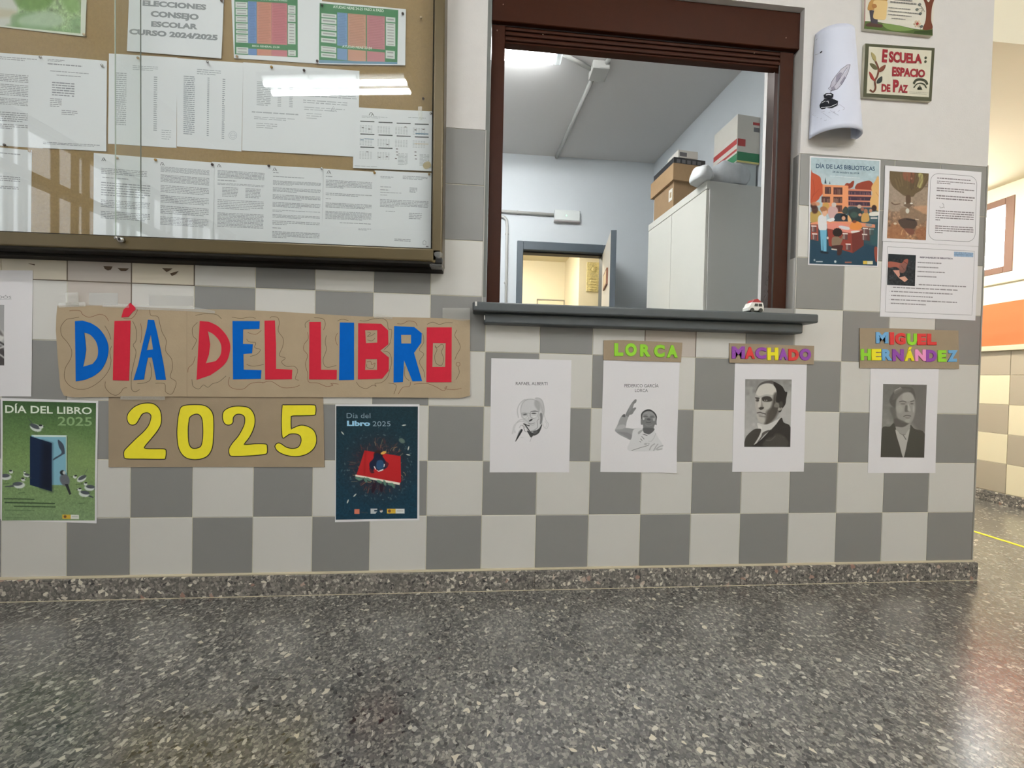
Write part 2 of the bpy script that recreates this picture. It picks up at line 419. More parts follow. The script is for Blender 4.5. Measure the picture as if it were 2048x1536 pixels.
M_terr_b = terrazzo('terrazzo_skirting', ((118, 114, 107), (104, 100, 94), (84, 81, 77), (136, 128, 120), (144, 138, 130)), (44, 42, 42),
                    ((160, 152, 142), (190, 184, 172), (214, 208, 192), (150, 118, 105)), .8, .45)

floor = box('floor', -1.5, 5.5, -4.9, 4.6, FL - .1, FL, M_terr); tag(floor, 'polished grey terrazzo floor with pale and dark chips', kind='structure')

# front wall with the serving window opening; plaster above, grout bed behind the tiles below
bm = bmesh.new()
y0, y1 = .0016, .2
for x0, x1, z0, z1 in ((-1.4, OX0, FL, 1.6), (OX1, XR - .0016, FL, 1.6), (OX0, OX1, FL, OZ0)): add_box(bm, x0, x1, y0, y1, z0, z1)
for x0, x1, z0, z1 in ((-1.4, OX0, 1.6, HC), (OX1, XR, 1.6, HC), (OX0, OX1, OZ1, HC)): add_box(bm, x0, x1, 0, y1, z0, z1)
wall = link('wall_front', bm_mesh('wall_front', bm), [M_plaster, M_grout])
for p in wall.data.polygons:
    c = p.center + wall.location
    if c.z < 1.599 and c.y < .01: p.material_index = 1
tag(wall, 'white plastered hall wall with a chequered dado of grey and white tiles', kind='structure')
G = .0022
_tm = {}
def tile(x0, x1, z0, z1, m, parent, axis='y', plane=0., th=.006, proud=0.):
    key = (round(x1 - x0, 4), round(z1 - z0, 4), m.name, axis)
    if key not in _tm:
        bm = bmesh.new(); w, h, c = (x1 - x0 - G) / 2, z1 - z0 - G, .0012
        f = [(-w, G / 2), (w, G / 2), (w, G / 2 + h), (-w, G / 2 + h)]
        a = [bm.verts.new((x, th, z)) for x, z in f]; b = [bm.verts.new((x, c * .7, z)) for x, z in f]
        d = [bm.verts.new((x - math.copysign(c, x), 0, z + (c if z < h / 2 else -c))) for x, z in f]
        for p, q in ((a, b), (b, d)):
            for i in range(4): bm.faces.new((p[i], p[(i + 1) % 4], q[(i + 1) % 4], q[i]))
        bm.faces.new(d); me = bm_mesh('tile', bm); me.materials.append(m); _tm[key] = me
    o = bpy.data.objects.new('tile', _tm[key]); scn.collection.objects.link(o); o.parent = parent
    if axis == 'y': L_ = Vector(((x0 + x1) / 2, plane - proud, z0))
    else: L_ = Vector((plane - proud, (x0 + x1) / 2, z0)); o.rotation_euler.z = -math.pi / 2
    o.location = L_ - world_loc(parent); return o
for r in range(8):
    for c in range(-5, 18):
        x0, x1 = c * T, (c + 1) * T
        if c == 17: x1 = XR - .003
        z0, z1 = r * T, (r + 1) * T
        if z0 > OZ0 - .01:
            if x0 < OX0 < x1: x1 = OX0
            if x0 < OX1 < x1: x0 = OX1
            if x0 >= OX0 and x1 <= OX1: continue
        elif z1 > OZ0 and OX0 - .2 < x0 < OX1 and x1 > OX0 and x0 < OX1:
            if x0 >= OX0 and x1 <= OX1: z1 = OZ0
        m = M_tg if (r + c) % 2 or r == 7 else M_tw
        if (c, r) in ((-1, 5), (0, 5), (2, 5)): m = M_tc
        if (c, r) in ((1, 5), (1, 4), (11, 4)): m = M_tt
        t = tile(x0, x1, z0, z1, m, wall)
        if m is M_tt: t['label'] = 'beige replacement tile'
# dark joints around the replaced tiles, and the chipped edges above the banner
for (x0, x1, z0, z1) in ((0, .6, .9985, 1.0015), (.1985, .2015, 1.0, 1.2), (.3985, .4015, .8, 1.2), (.5985, .6015, 1.0, 1.2), (2.1985, 2.2015, .8, .9), (2.3985, 2.4015, .8, .9)):
    box('joint', x0, x1, -.0002, .003, z0, z1, M_dgrout, wall)
M_chip = mat('clay', (88, 72, 55), .9)
for pts in ([(207, 532), (225, 533), (222, 539), (216, 541), (210, 538)], [(235, 536), (258, 537), (252, 542), (242, 542)],
            [(324, 536), (345, 537), (338, 542), (333, 544)], [(340, 547), (357, 542), (352, 548), (344, 552)], [(56, 527), (70, 528), (69, 531)]):
    cutout('chipped_spot', [pts], -.0003, .0006, M_chip, wall)
# reveals of the opening
M_trim = mat('edge_trim', (168, 165, 158), .5)
M_gtrim = mat('grey_trim', (100, 103, 98), .6)
for z0, z1, m in ((OZ0 + .07, 1.197, M_tw), (1.2, 1.597, M_tg)):
    box('reveal_tile', OX1 - .0015, OX1 + .004, .0035, .0295, z0, z1, m, wall)
box('corner_bead', OX1 - .003, OX1 + .001, -.0006, .003, OZ0 + .06, 1.6, M_trim, wall)
box('corner_bead', OX0 - .001, OX0 + .003, -.0006, .003, OZ0 + .06, 1.6, M_trim, wall)
box('filler_strip', OX0 + .0005, OX0 + .0145, .004, .0295, OZ0 + .06, OZ1, M_gtrim, wall)
box('corner_trim', XR - .003, XR + .002, -.002, .012, FL + .07, 1.605, mat('pvc_trim', (150, 146, 136), .4), wall, .001)

# skirting of the front wall
base = empty('baseboard_front', (1.1, -.012, FL), kind='structure')
M_mortar = mat('mortar', (196, 186, 160), .85)
box('mortar_line', -1.4, XR + .001, -.0075, .0015, -.003, .0035, M_mortar, base, .001)
box('mortar_line', -1.4, XR + .008, -.0128, -.009, FL, FL + .002, M_mortar, base)
xs = [-1.4, -1.0, -.6, -.2, .2, .6, 1.0, 1.4, 1.8, 2.2, 2.6, 3.0, 3.4, XR + .012]
for a, b in zip(xs, xs[1:]): box('skirting_slab', a + .0005, b - .0005, -.012, .0012, FL, -.003, M_terr_b, base, .0015)
box('skirting_slab', XR + .0005, XR + .012, .0015, 1.9, FL, -.003, M_terr_b, base, .0015)

# ------------------------------------------------------------------ serving window: frame, shutter box, sill
M_frame = mat('brown_aluminium', (50, 21, 7), .45, noise=.08, nscale=30, spec=.14)
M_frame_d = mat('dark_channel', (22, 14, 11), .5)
win = empty('window_1', (2.19, .03, .968), 'brown metal frame of the serving window below its roller shutter box', kind='structure')
L0, L1 = 1.6005, 1.65; R0_, R1_ = 2.7285, 2.786; RB, RT = 1.947, 2.007
box('stile', L0, L1, .03, .09, .968, RT, M_frame, win, .002)
box('stile', R0_, R1_, .03, .056, .968, RT, M_frame, win, .002)
box('stile', R0_ - .004, R0_ + .004, .0305, .033, .968, RB + .01, M_frame_d, win)
box('jamb_liner', R0_ + .002, R0_ + .03, .056, .098, .968, RT, mat('liner', (66, 56, 52), .22, metal=.55, noise=.05), win, .002)
box('top_rail', L1, R0_, .034, .062, RB, RT, M_frame, win, .002)
for i in range(3): box('rail_ridge', L1, R0_, .028, .0345, RB + .006 + i * .0185, RB + .017 + i * .0185, M_frame, win, .003, 2)
box('shutter_box', L0, OX1 - .0005, .018, .12, RT + .004, OZ1 - .001, M_frame, win, .002)
box('shadow_strip', L0, R1_, .032, .1, RT - .001, RT + .005, M_frame_d, win)  # dark strip standing in for the shadow below the shutter box
for x, z in ((1.62, 1.985), (1.79, 1.985), (2.62, 1.99), (2.74, 2.05), (1.64, 2.07)):
    bm = bmesh.new(); bmesh.ops.create_uvsphere(bm, u_segments=8, v_segments=6, radius=.0022)
    bmesh.ops.translate(bm, verts=bm.verts, vec=(x, .018 if z > 2.01 else .029, z)); link('screw', bm_mesh('screw', bm), mat('screw_head', (150, 120, 105), .4), win)
M_sill = mat('sill_paint', (68, 73, 75), .42, noise=.06, nscale=40, bump=.15, bscale=60)
sill = box('counter_sill', 1.553, 2.832, -.07, .24, .935, .968, M_sill, None, .006, 3)
tag(sill, 'dark grey two-step counter sill under the serving window', 'windowsill')
box('lower_step', 1.594, 2.795, -.045, .24, .898, .9352, M_sill, sill, .006, 3)
box('lower_step', 1.5935, 1.597, -.0455, -.02, .91, .925, mat('chip_white', (215, 213, 208), .6), sill)
cutout('paint_chip', [[(950, 603), (954, 603), (954, 612), (950, 612)]], -.0702, .0005, mat('chip_white', (215, 213, 208), .6), sill)

# ------------------------------------------------------------------ office behind the window
M_ow = mat('office_wall', (190, 195, 198), .85, noise=.01, nscale=6, bump=.2, bscale=120)
M_oc = mat('office_ceiling', (200, 198, 196), .9, bump=.15, bscale=90)
M_cream = mat('cream_wall', (232, 224, 200), .85)
YB = 1.95; OC = 2.7
box('ceiling_office', .4, 3.45, .2, YB + .1, OC, OC + .08, M_oc)['kind'] = 'structure'
def wallbox(name, *a, m=M_ow, label=None):
    o = box(name, *a, m); o['kind'] = 'structure'
    if label: o['label'] = label
    return o
ob_ = empty('wall_office_back', (1.6, YB, FL), 'pale blue back wall of the office with a doorway', kind='structure')
DX0, DX1, DZ = 1.925, 2.655, 1.855
for a in ((.4, DX0 - .05, YB, YB + .1, FL, OC), (DX1 + .05, 3.4, YB, YB + .1, FL, OC), (DX0 - .05, DX1 + .05, YB, YB + .1, DZ + .05, OC)):
    box('wall_panel', *a, M_ow, ob_)
wallbox('wall_office_left', .4, .5, .2, YB, FL, OC)
rw = prism('wall_office_right', [(3.262, .2), (XR, .2), (XR, YB + .1), (3.112, YB + .1), (3.112, YB)], FL, OC, M_ow); rw['kind'] = 'structure'
M_dark = mat('door_grey', (60, 69, 76), .5, noise=.05)
dr = empty('door_1', ((DX0 + DX1) / 2, YB, FL), 'grey door frame in the office back wall with its leaf standing open', kind='structure')
for a in ((DX0 - .055, DX0, FL, DZ + .075), (DX1, DX1 + .055, FL, DZ + .075), (DX0, DX1, DZ, DZ + .075)):
    box('door_jamb', a[0], a[1], YB - .018, YB + .115, a[2], a[3], M_dark, dr, .004)
box('rebate', DX0, DX1, YB + .03, YB + .1, DZ - .012, DZ, M_frame_d, dr)
hx, hy = DX1 - .01, YB - .02; nx_, ny_ = PZ(1222, 461, 1.845)[:2]
dv = np.array([nx_ - hx, ny_ - hy]); dn = np.array([-dv[1], dv[0]]) / np.hypot(*dv) * -.042; dn = -dn if dn[0] < 0 else dn
leaf = prism('leaf', [(hx, hy), (nx_, ny_), (nx_ - dn[0] * -1, ny_ + dn[1]), (hx + dn[0], hy + dn[1])], FL + .01, 1.845, mat('leaf_white', (214, 208, 196), .45), dr)
e = dv / np.hypot(*dv)
prism('leaf_edge', [(nx_, ny_), (nx_ + e[0] * .004, ny_ + e[1] * .004), (nx_ + dn[0] + e[0] * .004, ny_ + dn[1] + e[1] * .004), (nx_ + dn[0], ny_ + dn[1])], FL + .01, 1.846, M_dark, dr)
# small framed notice on the door leaf
def leafpt(k, z, o=.0): return (hx + dv[0] * k - dn[0] / .042 * o, hy + dv[1] * k - dn[1] / .042 * o, z)
def leafplate(name, k0, k1, z0, z1, o0, o1, m, parent=None):
    a, b, c, d = leafpt(k0, 0, o0), leafpt(k1, 0, o0), leafpt(k1, 0, o1), leafpt(k0, 0, o1)
    return prism(name, [a[:2], b[:2], c[:2], d[:2]], z0, z1, m, parent)
pq = leafplate('framed_notice', .35, .78, 1.47, 1.60, .0, .012, mat('walnut', (110, 66, 46), .5))
tag(pq, 'small wooden framed notice on the open door leaf', 'sign')
leafplate('notice_face', .40, .73, 1.485, 1.585, .012, .013, mat('notice_paper', (214, 188, 150), .6), pq)
# room beyond
br = empty('wall_back_room', (2.4, 4.0, FL), 'cream walls of the small room behind the office', kind='structure')
box('wall_panel', 1.2, 3.5, 4.0, 4.1, FL, 2.42, M_cream, br)
box('wall_panel', 1.1, 1.2, YB + .1, 4.0, FL, 2.42, M_cream, br)
box('wall_panel', 3.5, XR, YB + .1, 4.0, FL, 2.42, M_cream, br)
px1 = PY(1130, 560, 4.0)[0]; px2 = PY(1158, 560, 3.3)[0]
prism('pier', [(px1, 4.0), (px2, 3.3), (3.5, 3.3), (3.5, 4.0)], FL, 2.42, M_cream, br)
box('ceiling_back_room', 1.1, XR, YB + .1, 4.1, 2.42, 2.5, M_cream)['kind'] = 'structure'
d2 = empty('door_2', (2.3, 3.99, FL), 'plain cream door at the end of the back room', kind='structure')
a0, a1 = PY(1076, 598, 3.99), PY(1127, 598, 3.99); zt = a0[2]
box('door_leaf', a0[0], a1[0], 3.985, 4.0, FL, zt - .02, mat('cream_door', (226, 216, 190), .5), d2)
M_line = mat('grey_architrave', (150, 146, 132), .6)
for a in ((a0[0] - .015, a0[0], FL, zt), (a1[0], a1[0] + .015, FL, zt), (a0[0] - .015, a1[0] + .015, zt - .015, zt)):
    box('architrave', a[0], a[1], 3.978, 4.0, a[2], a[3], M_line, d2)
# gold embossed hanging on the pier
M_gold = mat('gold_foil', (224, 212, 158), .35, metal=.15, noise=.3, nscale=60, bump=.8, bscale=45)
g0, g1 = PY(1175, 523, 3.27), PY(1199, 583, 3.27)
gh = empty('foil_hanging', ((g0[0] + g1[0]) / 2, 3.27, g1[2]), 'tall embossed gold foil hanging on the wall seen through the far doorway', 'wall hanging')
bm = bmesh.new(); add_box(bm, g0[0], g1[0], 3.285, 3.2995, g1[2], g0[2], .004, 2); link('foil_panel', bm_mesh('p', bm), M_gold, gh)
gx = (g0[0] + g1[0]) / 2; gz = g0[2] - .09
for k in range(10):
    t = 2 * math.pi * k / 10
    tube('ray', [(gx + .028 * math.cos(t), 3.283, gz + .028 * math.sin(t)), (gx + .05 * math.cos(t), 3.283, gz + .05 * math.sin(t))], .004, M_gold, gh, 6)
bm = bmesh.new(); bmesh.ops.create_uvsphere(bm, u_segments=16, v_segments=8, radius=.026); bmesh.ops.scale(bm, verts=bm.verts, vec=(1, .35, 1)); bmesh.ops.translate(bm, verts=bm.verts, vec=(gx, 3.284, gz)); link('sun_disc', bm_mesh('s', bm), M_gold, gh)
box('white_border', g1[0] - .008, g1[0] + .05, 3.284, 3.2995, g1[2] + .01, g0[2] - .01, mat('foil_white', (240, 240, 236), .3), gh, .004)
for k in range(5): box('leaf_relief', gx - .05 + .012 * (k % 2), gx + .04 + .012 * (k % 2), 3.278, 3.286, g1[2] + .02 + k * .034, g1[2] + .036 + k * .034, M_gold, gh, .004)

# steel cupboard (turned a little with the wall)
CT = 1.83; cn = np.array([2.812, .63]); cf = np.array([2.757, 1.245]); cdir = (cf - cn) / np.hypot(*(cf - cn)); cper = np.array([cdir[1], -cdir[0]])
M_cab = mat('cupboard_enamel', (204, 203, 194), .22, noise=.01, nscale=5)
M_cab2 = mat('cupboard_shell', (190, 190, 184), .35)
def rot_prism(name, a0_, a1_, b0, b1, z0, z1, m, parent, bev=0.):
    f = [cn + cdir * a + cper * b for a, b in ((a0_, b0), (a1_, b0), (a1_, b1), (a0_, b1))]
    return prism(name, [tuple(q) for q in f], z0, z1, m, parent, bev)
CL = float(np.hypot(*(cf - cn)))
cab = empty('steel_cupboard', (2.95, .93, FL), 'tall pale enamelled two-door steel cupboard seen through the serving window', 'cupboard')
rot_prism('shell', 0, CL, .018, .40, FL + .05, CT, M_cab2, cab, .002)
rot_prism('top_band', 0, CL, 0, .02, CT - .045, CT, M_cab, cab, .002)
rot_prism('plinth', .01, CL - .01, .03, .39, FL, FL + .05, M_cab2, cab)
split = .33
rot_prism('door', .004, split - .0015, 0, .0175, FL + .06, CT - .049, M_cab, cab, .002)
rot_prism('door', split + .0015, CL - .004, 0, .0175, FL + .06, CT - .049, M_cab, cab, .002)
rot_prism('door_handle', split - .05, split - .03, -.02, 0, .85, 1.0, mat('handle_black', (40, 40, 40), .4), cab, .003)

# things on the cupboard
M_card = mat('carton', (138, 113, 84), .8, noise=.05, nscale=30); M_card_l = mat('carton_lid', (150, 123, 91), .8, noise=.05, nscale=30)
def obox(name, npx, fpx, x, w, z0, z1, m, parent=None, dx=0., bev=.002):
    """carton whose left face runs from the near pixel to the far pixel in the plane x"""
    n, f = PX(*npx, x), PX(*fpx, x - dx); d = np.array([f[0] - n[0], f[1] - n[1]]); d /= np.hypot(*d); p = np.array([d[1], -d[0]])
    fp = [(n[0], n[1]), (f[0], f[1]), (f[0] + p[0] * w, f[1] + p[1] * w), (n[0] + p[0] * w, n[1] + p[1] * w)]
    return prism(name, fp, z0, z1, m, parent, bev), np.array([n[0], n[1]]), d, p
lidn = PX(1347, 325, 2.775); zl = lidn[2]; lidb = PX(1347, 358, 2.775)[2]
ln = PX(1347, 325, 2.775)[:2]; lf = ln + cdir * .27
def rp(name, org, a0_, a1_, b0, b1, z0, z1, m, parent=None, bev=.0015):
    f = [org + cdir * a + cper * b for a, b in ((a0_, b0), (a1_, b0), (a1_, b1), (a0_, b1))]
    return prism(name, [tuple(q) for q in f], z0, z1, m, parent, bev)
arch = empty('archive_carton', (float(ln[0]) + .14, float(ln[1]) + .14, CT), 'brown cardboard archive carton with a wide lid on the steel cupboard', 'box')
rp('carton_body', ln, .018, .25, .018, .22, CT + .001, lidb + .02, M_card, arch)
rp('carton_lid', ln, 0, .27, 0, .24, lidb, zl, M_card_l, arch)
rp('label_sticker', ln, .03, .07, .0165, .0178, CT + .055, CT + .13, mat('sticker_white', (210, 208, 200), .7), arch, 0)
rp('label_sticker', ln, .04, .058, .0158, .0168, CT + .075, CT + .11, mat('sticker_tan', (150, 130, 100), .7), arch, 0)
trn = PX(1357, 312, 2.80); tz = zl + .045
tn = ln + cdir * .02 + cper * .015
tray = rp('black_tray_carton', tn, 0, .24, 0, .225, zl + .001, zl + .05, mat('black_card', (30, 30, 32), .5), None)
tag(tray, 'flat black printed box on top of the brown archive carton', 'box')
for k in range(5): rp('printed_mark', tn, -.001, 0, .02 + k * .037, .045 + k * .037, zl + .015, zl + .038, mat('grey_print', (90, 90, 92), .6), tray, 0)
sm = rp('small_carton', tn, .0, .12, .03, .17, zl + .051, zl + .10, mat('white_card', (196, 192, 184), .7), None)
tag(sm, 'small white carton topmost on the black flat box', 'box')
rp('printed_mark', tn, -.001, .0, .04, .09, zl + .06, zl + .085, mat('grey_print', (90, 90, 92), .6), sm, 0)
# white shipping cartons
bn = PY(1476, 227, .745); bo = bn[:2]; z_t = bn[2]; z_m = PY(1476, 265, .745)[2]; z_b = PY(1476, 324, .745)[2]
M_wc = mat('white_carton', (196, 193, 184), .75, noise=.02, nscale=20); M_red = mat('carton_red', (150, 52, 50), .7); M_grn = mat('carton_green', (40, 105, 70), .7)
sp = rp('packing_crate', bo, .005, .17, .005, .138, CT + .001, z_b - .001, mat('pale_blue_card', (176, 184, 184), .7), None)
tag(sp, 'pale flat carton on the cupboard carrying the two white cartons', 'box')
lowc = rp('white_carton', bo, 0, .2, 0, .152, z_b, z_m - .001, M_wc, None); tag(lowc, 'white carton with red stripes and a green band below the plain one', 'box')
hh = z_m - z_b
rp('green_band', bo, -.001, 0, .002, .151, z_b + .012, z_b + hh * .36, M_grn, lowc, 0); rp('yellow_strip', bo, -.0012, 0, .002, .151, z_b + .001, z_b + .011, mat('carton_yellow', (200, 190, 120), .7), lowc, 0)
rp('green_band', bo, .0, .12, -.001, 0, z_b + .008, z_b + hh * .3, M_grn, lowc, 0)
rp('red_stripe', bo, .002, .198, -.001, 0, z_b + hh * .62, z_b + hh * .80, M_red, lowc, 0); rp('red_stripe', bo, .002, .198, -.001, 0, z_b + hh * .38, z_b + hh * .46, M_red, lowc, 0)
rp('red_stripe', bo, -.001, 0, .004, .055, z_b + hh * .56, z_b + hh * .80, M_red, lowc, 0)
upc = rp('white_carton', bo, .003, .2, .002, .152, z_m, z_t, M_wc, None); tag(upc, 'plain white carton topmost of the stack at the window jamb', 'box')
rp('red_print', bo, .002, .003, .105, .15, z_t - .05, z_t - .035, M_red, upc, 0); rp('printed_mark', bo, .002, .003, .112, .15, z_t - .09, z_t - .065, mat('grey_print', (90, 90, 92), .6), upc, 0)
# plastic bags
def blob(name, c, r, m, seed, parent=None, amp=.25, sub=4):
    bm = bmesh.new(); bmesh.ops.create_icosphere(bm, subdivisions=sub, radius=1)
    g = np.random.default_rng(seed); K = g.normal(0, 3, (7, 3)); ph = g.uniform(0, 6, 7)
    for v in bm.verts:
        p = np.array(v.co); w = sum(math.sin(float(K[i] @ p) + ph[i]) for i in range(7)) / 7
        q = p * (1 + amp * w) * np.array(r); q[2] = max(q[2], -r[2] * .55); v.co = Vector(q + np.array(c))
    me = bm_mesh(name, bm)
    for p in me.polygons: p.use_smooth = True
    return link(name, me, m, parent)
bag = blob('plastic_bag', (2.967, .684, CT + .05), (.115, .05, .085), mat('bag_grey', (168, 172, 174), .35, noise=.1, nscale=25, bump=.8, bscale=30), 3, amp=.22)
tag(bag, 'bulging translucent grey plastic bag on the corner of the cupboard', 'bag')
blob('bag_lobe', (2.795, .665, CT + .037), (.056, .06, .062), mat('bag_white', (214, 216, 216), .35, noise=.05, nscale=25, bump=.8, bscale=30), 5, bag, amp=.25)
blob('bag_lobe', (2.85, .70, CT + .045), (.055, .045, .035), _mats['bag_white'], 8, bag, amp=.25)

# office lamp, junction box, conduits
M_pvc = mat('grey_pvc', (168, 168, 164), .5); M_pvcw = mat('white_pvc', (200, 204, 202), .5)
lmp = empty('ceiling_lamp', (1.5, .93, OC - .1), 'white strip lamp lit on the office ceiling', 'lamp')
box('housing', .92, 2.02, .82, .93, OC - .03, OC - .001, M_pvcw, lmp, .004)
box('diffuser', .94, 1.985, .822, .928, OC - .068, OC - .031, emis('office_tube', (.97, .99, 1.0), OFFICE_TUBE), lmp, .012, 3)
box('end_cap', 1.987, 2.03, .822, .928, OC - .066, OC - .03, clear('lamp_cap', (.93, .95, .95), .15, haze=(.35, (.75, .77, .77))), lmp, .012, 3)
fill_lamp = empty('ceiling_lamp', (1.35, .42, OC - .1), 'added unseen strip lamp brightening the office from close to the serving window', 'lamp')  # fill lamp added out of view to keep the office lit
box('housing', .76, 1.94, .37, .48, OC - .03, OC - .001, M_pvcw, fill_lamp, .004)
box('diffuser', .78, 1.92, .372, .478, OC - .075, OC - .031, emis('office_fill_tube', (.97, .99, 1.0), OFFICE_TUBE * 3.4), fill_lamp, .012, 3)
jb = box('junction_box', 2.235, 2.345, .93, 1.04, OC - .05, OC - .001, M_pvc, None, .004); tag(jb, 'grey square junction box on the office ceiling', 'junction box')
def conduit(label, pts, r=.009, m=M_pvc, clips=()):
    o = tube('conduit', pts, r, m); tag(o, label, 'pipe')
    for (a, b) in clips: box('pipe_clip', a[0], b[0], a[1], b[1], a[2], b[2], m, o, .001)
    return o
zc = OC - .016
conduit('grey conduit running across the office ceiling from box to back wall', [(2.27, 1.04, zc), (2.205, YB - .0145, zc)], .015)
conduit('grey conduit linking the ceiling junction box to the strip lamp', [(2.235, .985, zc), (2.02, .89, zc)], .012)
conduit('grey conduit leaving the ceiling junction box towards the hall', [(2.32, .93, zc), (2.40, .68, zc), (2.40, .22, zc)], .013)
e0, e1 = PY(1108, 422, YB), PY(1158, 447, YB)
em = empty('emergency_light', ((e0[0] + e1[0]) / 2, YB - .02, e1[2]), 'white emergency light box with a green dot on the office back wall', 'lamp')
box('case', e0[0], e1[0], YB - .035, YB - .001, e1[2] + .008, e0[2], M_pvcw, em, .004)
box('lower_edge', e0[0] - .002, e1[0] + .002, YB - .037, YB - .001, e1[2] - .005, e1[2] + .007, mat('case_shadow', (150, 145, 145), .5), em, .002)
bm = bmesh.new(); bmesh.ops.create_uvsphere(bm, u_segments=10, v_segments=6, radius=.005); q = PY(1133, 431, YB - .036)
bmesh.ops.translate(bm, verts=bm.verts, vec=(q[0], YB - .036, q[2])); link('green_indicator', bm_mesh('g', bm), emis('led_green', (.2, 1., .4), 3.), em)
c1 = PY(1107, 431, YB); c0 = PY(1003, 424, YB)
conduit('grey conduit feeding the emergency light from the left', [(1.2, YB - .0145, c0[2] + .02), (c0[0], YB - .0145, c0[2]), (c1[0], YB - .0145, c1[2])], .013, M_pvc, [((1.86, YB - .022, c0[2] - .016), (1.872, YB - .001, c0[2] + .014))])
b0 = PY(1003, 434, YB); b1 = PY(1014, 450, YB); b2 = PY(1013, 600, YB)
conduit('white conduit bending down beside the grey door frame', [(1.2, YB - .0145, b0[2] + .005), (b0[0], YB - .0145, b0[2]), (b0[0] + .025, YB - .0145, b0[2] - .008), (b1[0] - .006, YB - .0145, b0[2] - .03), (b1[0], YB - .0145, b1[2] - .02), (b2[0], YB - .0145, FL + .3)], .012, M_pvc,
        [((b1[0] - .016, YB - .022, 1.98), (b1[0] + .016, YB - .001, 1.99)), ((b1[0] - .016, YB - .022, 1.55), (b1[0] + .016, YB - .001, 1.56))])

# ------------------------------------------------------------------ toy car on the sill
car = empty('toy_car', (2.60, -.045, .968), 'tiny white toy car with a red roof on the right end of the sill', 'toy')
tx0 = PY(1491, 619, -.045)[0]; tx1 = PY(1521, 619, -.045)[0]; tw = tx1 - tx0; tz_ = .968
M_tc_ = mat('toy_white', (226, 224, 216), .3); M_tr = mat('toy_red', (150, 30, 36), .3); M_tk = mat('toy_glass', (40, 42, 40), .2)
def side_loft(name, prof, y0_, y1_, m, parent, bev=.0015):
    bm = bmesh.new(); a = [bm.verts.new((x, y0_, z)) for x, z in prof]; b = [bm.verts.new((x, y1_, z)) for x, z in prof]; n = len(prof)
    bm.faces.new(a); bm.faces.new(b[::-1])
    for i in range(n): bm.faces.new((a[i], b[i], b[(i + 1) % n], a[(i + 1) % n]))
    bmesh.ops.bevel(bm, geom=list(bm.edges), offset=bev, segments=2, profile=.5, affect='EDGES')
    return link(name, bm_mesh(name, bm), m, parent)
P_ = lambda l: [(tx0 + a * tw, tz_ + b * tw) for a, b in l]
side_loft('body', P_([(0, .1), (1, .1), (1, .38), (.93, .62), (.2, .62), (.1, .36), (0, .3)]), -.062, -.028, M_tc_, car)
side_loft('roof', P_([(.22, .62), (.88, .62), (.84, .70), (.62, .86), (.36, .80)]), -.059, -.031, M_tr, car)
side_loft('side_window', P_([(.36, .36), (.60, .36), (.60, .54), (.40, .54)]), -.0625, -.0615, M_tk, car, .0002)
side_loft('side_window', P_([(.64, .36), (.88, .36), (.86, .54), (.64, .54)]), -.0625, -.0615, M_tk, car, .0002)
for a in (.22, .78):
    bm = bmesh.new(); tube_bm(bm, [(tx0 + a * tw, -.064, tz_ + .13 * tw), (tx0 + a * tw, -.026, tz_ + .13 * tw)], .13 * tw, 14); link('wheel', bm_mesh('w', bm), M_tk, car)

# ------------------------------------------------------------------ corridor on the right
XC = 5.12; CZ = 2.1
M_creamc = mat('corridor_plaster', (234, 226, 202), .85)
wr = empty('wall_right', (XC, 0, FL), 'cream corridor wall with tiled dado at the right edge', kind='structure')
wy0, wy1, wz0, wz1 = .875, 2.3, 1.5, 2.01
for a in ((-4.9, wy0, FL, HC), (wy1, 4.6, FL, HC), (wy0, wy1, FL, wz0), (wy0, wy1, wz1, HC)):
    bm = bmesh.new(); add_box(bm, XC, XC + .15, a[0], a[1], a[2], a[3]); link('wall_panel', bm_mesh('wp', bm), M_creamc, wr)
M_ctw = mat('corridor_tile_cream', (226, 216, 186), .35, rand=.01); M_ctg = mat('corridor_tile_grey', (172, 162, 144), .35, rand=.02)
jy = PX(2014, 940, XC)[1]
for r in range(5):
    for c in range(-14, 14):
        z0, z1 = r * T, min((r + 1) * T, .963); a = jy + c * T
        m = M_ctg if (r + c) % 2 == 0 or r == 4 else M_ctw
        tile(a, a + T, z0, z1, m, wr, 'x', XC - .006)
for k in range(-8, 8): box('skirting_slab', XC - .012, XC - .0005, jy + k * .4 - .15, jy + k * .4 + .248, FL, -.003, M_terr_b, wr, .0015)
box('trim_1', XC - .03, XC - .0005, -2.4, 3.9, .965, 1.0, mat('corridor_rail', (205, 196, 172), .6), None, .003)['kind'] = 'structure'
wn = empty('window_2', (XC, 1.5, wz0), 'corridor window with a brown frame and white daylight behind', kind='structure')
M_wf = mat('window_brown', (118, 90, 78), .5)
fw = .045
for a in ((wy0, wy0 + fw, wz0, wz1), (wy1 - fw, wy1, wz0, wz1), (wy0 + fw, wy1 - fw, wz0, wz0 + fw), (wy0 + fw, wy1 - fw, wz1 - fw, wz1), (1.6, 1.64, wz0 + fw, wz1 - fw)):
    box('frame_bar', XC - .004, XC + .06, a[0], a[1], a[2], a[3], M_wf, wn, .003)
box('pane', XC + .02, XC + .024, wy0 + fw, wy1 - fw, wz0 + fw, wz1 - fw, clear('pane_glass'), wn)
